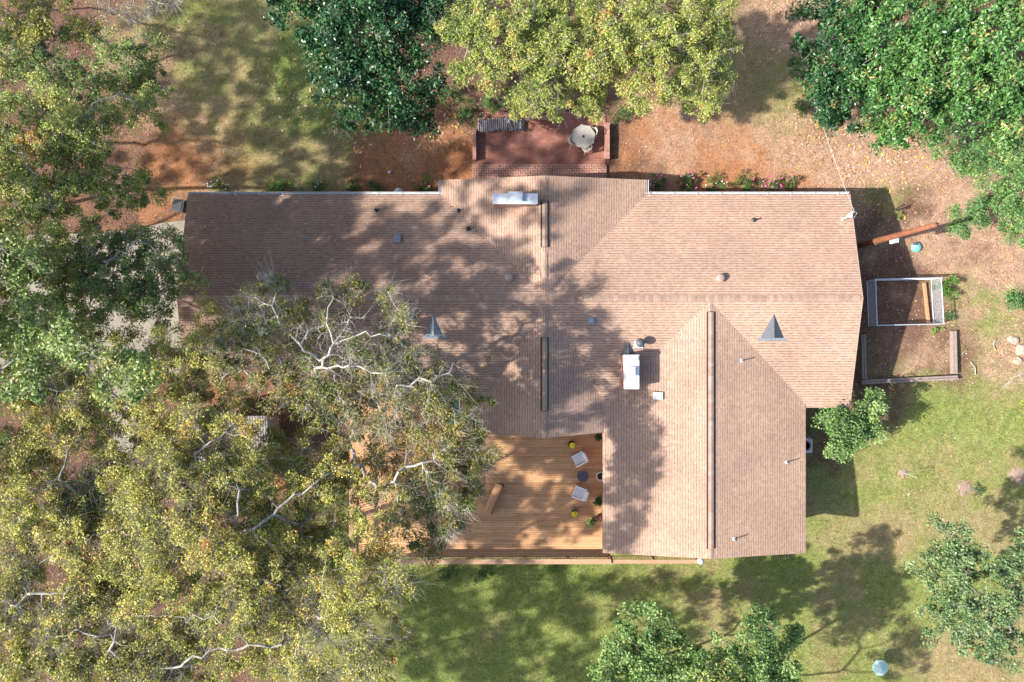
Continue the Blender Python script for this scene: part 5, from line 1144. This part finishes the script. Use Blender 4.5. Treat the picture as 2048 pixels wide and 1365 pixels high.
# ------------------------------------------------------------------ loose cover: grass blades, pine straw, fallen leaves
foot = lambda x, y: (roof_z(x, y) > -5) | ((x > P(700, 0)[0]) & (x < 5.8) & (y < -2.5) & (y > -13.2)) | ((x > x0p) & (x < x1p) & (y > 8) & (y < y1p))
x0p, x1p, y1p = P(945, 0)[0], P(1220, 0)[0], P(0, 225)[1]
def scatter(n, key, seed, thr=0.0):
    r = np.random.default_rng(seed); x = r.uniform(-32.5, 32.5, n); y = r.uniform(-23.5, 21.5, n); W = blob_weights(x, y)
    p = W[:, key].sum(1) if isinstance(key, list) else W[:, key]
    k = (r.random(n) < p) & ~foot(x, y)
    xd, yd = P(0, 0)[0], 0
    k &= ~((x < -20) & (y > -3) & (y < 6.8))
    return x[k], y[k], W[k], r
def gz(x, y): return ground_z(x, y)+(fbm(x, y, 1.2, 55, 4)-0.5)*0.10
def blades(name, x, y, r, L, W_, lean, mat_, tint):
    N_ = len(x); a = r.uniform(0, 6.283, N_); ln_ = L*r.uniform(.6, 1.3, N_); th = lean*r.uniform(.5, 1.2, N_)
    z = gz(x, y); dx_ = np.cos(a); dy_ = np.sin(a); w = W_*.5
    p = np.stack([x, y, z-.01], -1); s = np.stack([-dy_*w, dx_*w, np.zeros(N_)], -1)
    tip_ = p+np.stack([dx_*np.sin(th)*ln_, dy_*np.sin(th)*ln_, np.cos(th)*ln_+.02], -1)
    V_ = np.stack([p-s, p+s, tip_], 1).reshape(-1, 3); Q_ = np.arange(N_*3).reshape(N_, 3)
    return np_mesh(name, V_, Q_, mat_, None, tint)
x, y, W, r = scatter(420000, [0, 4], 71)
tag(blades('grass', x, y, r, .13, .022, 1.0, LEAF['blade'], np.clip(.28+.55*W[:, 4]-.12*W[:, 0]+(fbm(x, y, .9, 9)-.5)*1.0+(fbm(x, y, 3.2, 29)-.5)*.9+r.normal(size=len(x))*.16, 0, 1)), kind='stuff')
x, y, W, r = scatter(160000, [1], 72)
tag(blades('pine_straw', x, y, r, .16, .014, 1.45, LEAF['straw'], np.clip(.45+(fbm(x, y, .8, 19)-.5)*.9+r.normal(size=len(x))*.2, 0, 1)), kind='stuff')
def flat_leaves(name, x, y, z, r, L, W_, tint, up=1.6):
    c = np.stack([x, y, z], -1); V_, Q_, tn = leaf_cloud(c, 1, np.full(len(c), .01), L, W_, up, .3, tint, .12, r=r); return np_mesh(name, V_, Q_, LEAF['litter'], None, tn)
x, y, W, r = scatter(240000, [3], 73)
k = r.random(len(x)) < np.clip((fbm(x, y, 1.6, 401)-.38)*3.2, .04, 1); x, y, W = x[k], y[k], W[k]
x2, y2, W2, r2 = scatter(90000, [2], 74)
k = r2.random(len(x2)) < .6; x2, y2 = x2[k], y2[k]
x3, y3, W3, r3 = scatter(9000, [0, 4], 75); k = r3.random(len(x3)) < np.where(x3 > 17, .6, .12); x3, y3 = x3[k], y3[k]
X_ = np.concatenate([x, x2, x3]); Y_ = np.concatenate([y, y2, y3])
tn = np.concatenate([r.uniform(.35, .95, len(x)), r.uniform(.05, .7, len(x2)), r.uniform(.75, 1, len(x3))])
tag(flat_leaves('fallen_leaves', X_, Y_, gz(X_, Y_)+.02, r, .12, .06, tn), kind='stuff')
# larger pale magnolia leaves lying round the magnolias
xs_, ys_ = [], []
for px, py, rp, k_ in ((640, 90, 90, 120), (690, 260, 60, 150), (870, 250, 60, 220), (1750, 300, 110, 420), (1620, 250, 50, 90), (590, 200, 80, 60), (1560, 40, 60, 60)):
    q = rng.normal(size=(k_, 2))*rp*.5
    for u, v in q: g_ = G(px+u, py+v); xs_.append(g_[0]); ys_.append(g_[1])
xs_, ys_ = np.array(xs_), np.array(ys_); k = ~foot(xs_, ys_); xs_, ys_ = xs_[k], ys_[k]
tag(flat_leaves('magnolia_litter', xs_, ys_, gz(xs_, ys_)+.03, rng, .24, .10, rng.uniform(.6, .95, len(xs_)), 2.0), kind='stuff')
# a few leaves and twigs blown on the roof, and on the deck
x = rng.uniform(-18, 4, 2000); y = rng.uniform(-3, 8.2, 2000); k = rng.random(2000) < np.clip(1.05-(x+18)/16, .05, 1); x, y = x[k], y[k]; z = roof_z(x, y); k = z > 0
x, y, z = x[k], y[k], z[k]
for (ax, ay, bx_, by_, n_v) in ((1.2, 2.0, -2.3, -2.4, 150), (2.3, 2.1, 5.0, -3.0, 90), (1.3, 3.2, -3.9, 8.2, 80), (-18.5, 2.37, -2, 2.37, 40)):
    t_ = rng.random(n_v)**.8; vx = ax+(bx_-ax)*t_+rng.normal(size=n_v)*.12; vy = ay+(by_-ay)*t_+rng.normal(size=n_v)*.12; vz = roof_z(vx, vy); q = vz > 0
    x = np.concatenate([x, vx[q]]); y = np.concatenate([y, vy[q]]); z = np.concatenate([z, vz[q]])
tag(flat_leaves('roof_leaves', x, y, z+.02, rng, .10, .05, rng.uniform(.1, 1, len(x)), 2.5), kind='stuff')
x = rng.uniform(P(705, 0)[0], 5, 900); y = rng.uniform(-12.8, -5.5, 900)
tag(flat_leaves('deck_leaves', x, y, np.full(900, DZ+.012), rng, .09, .045, rng.uniform(.1, 1, 900), 2.5), kind='stuff')
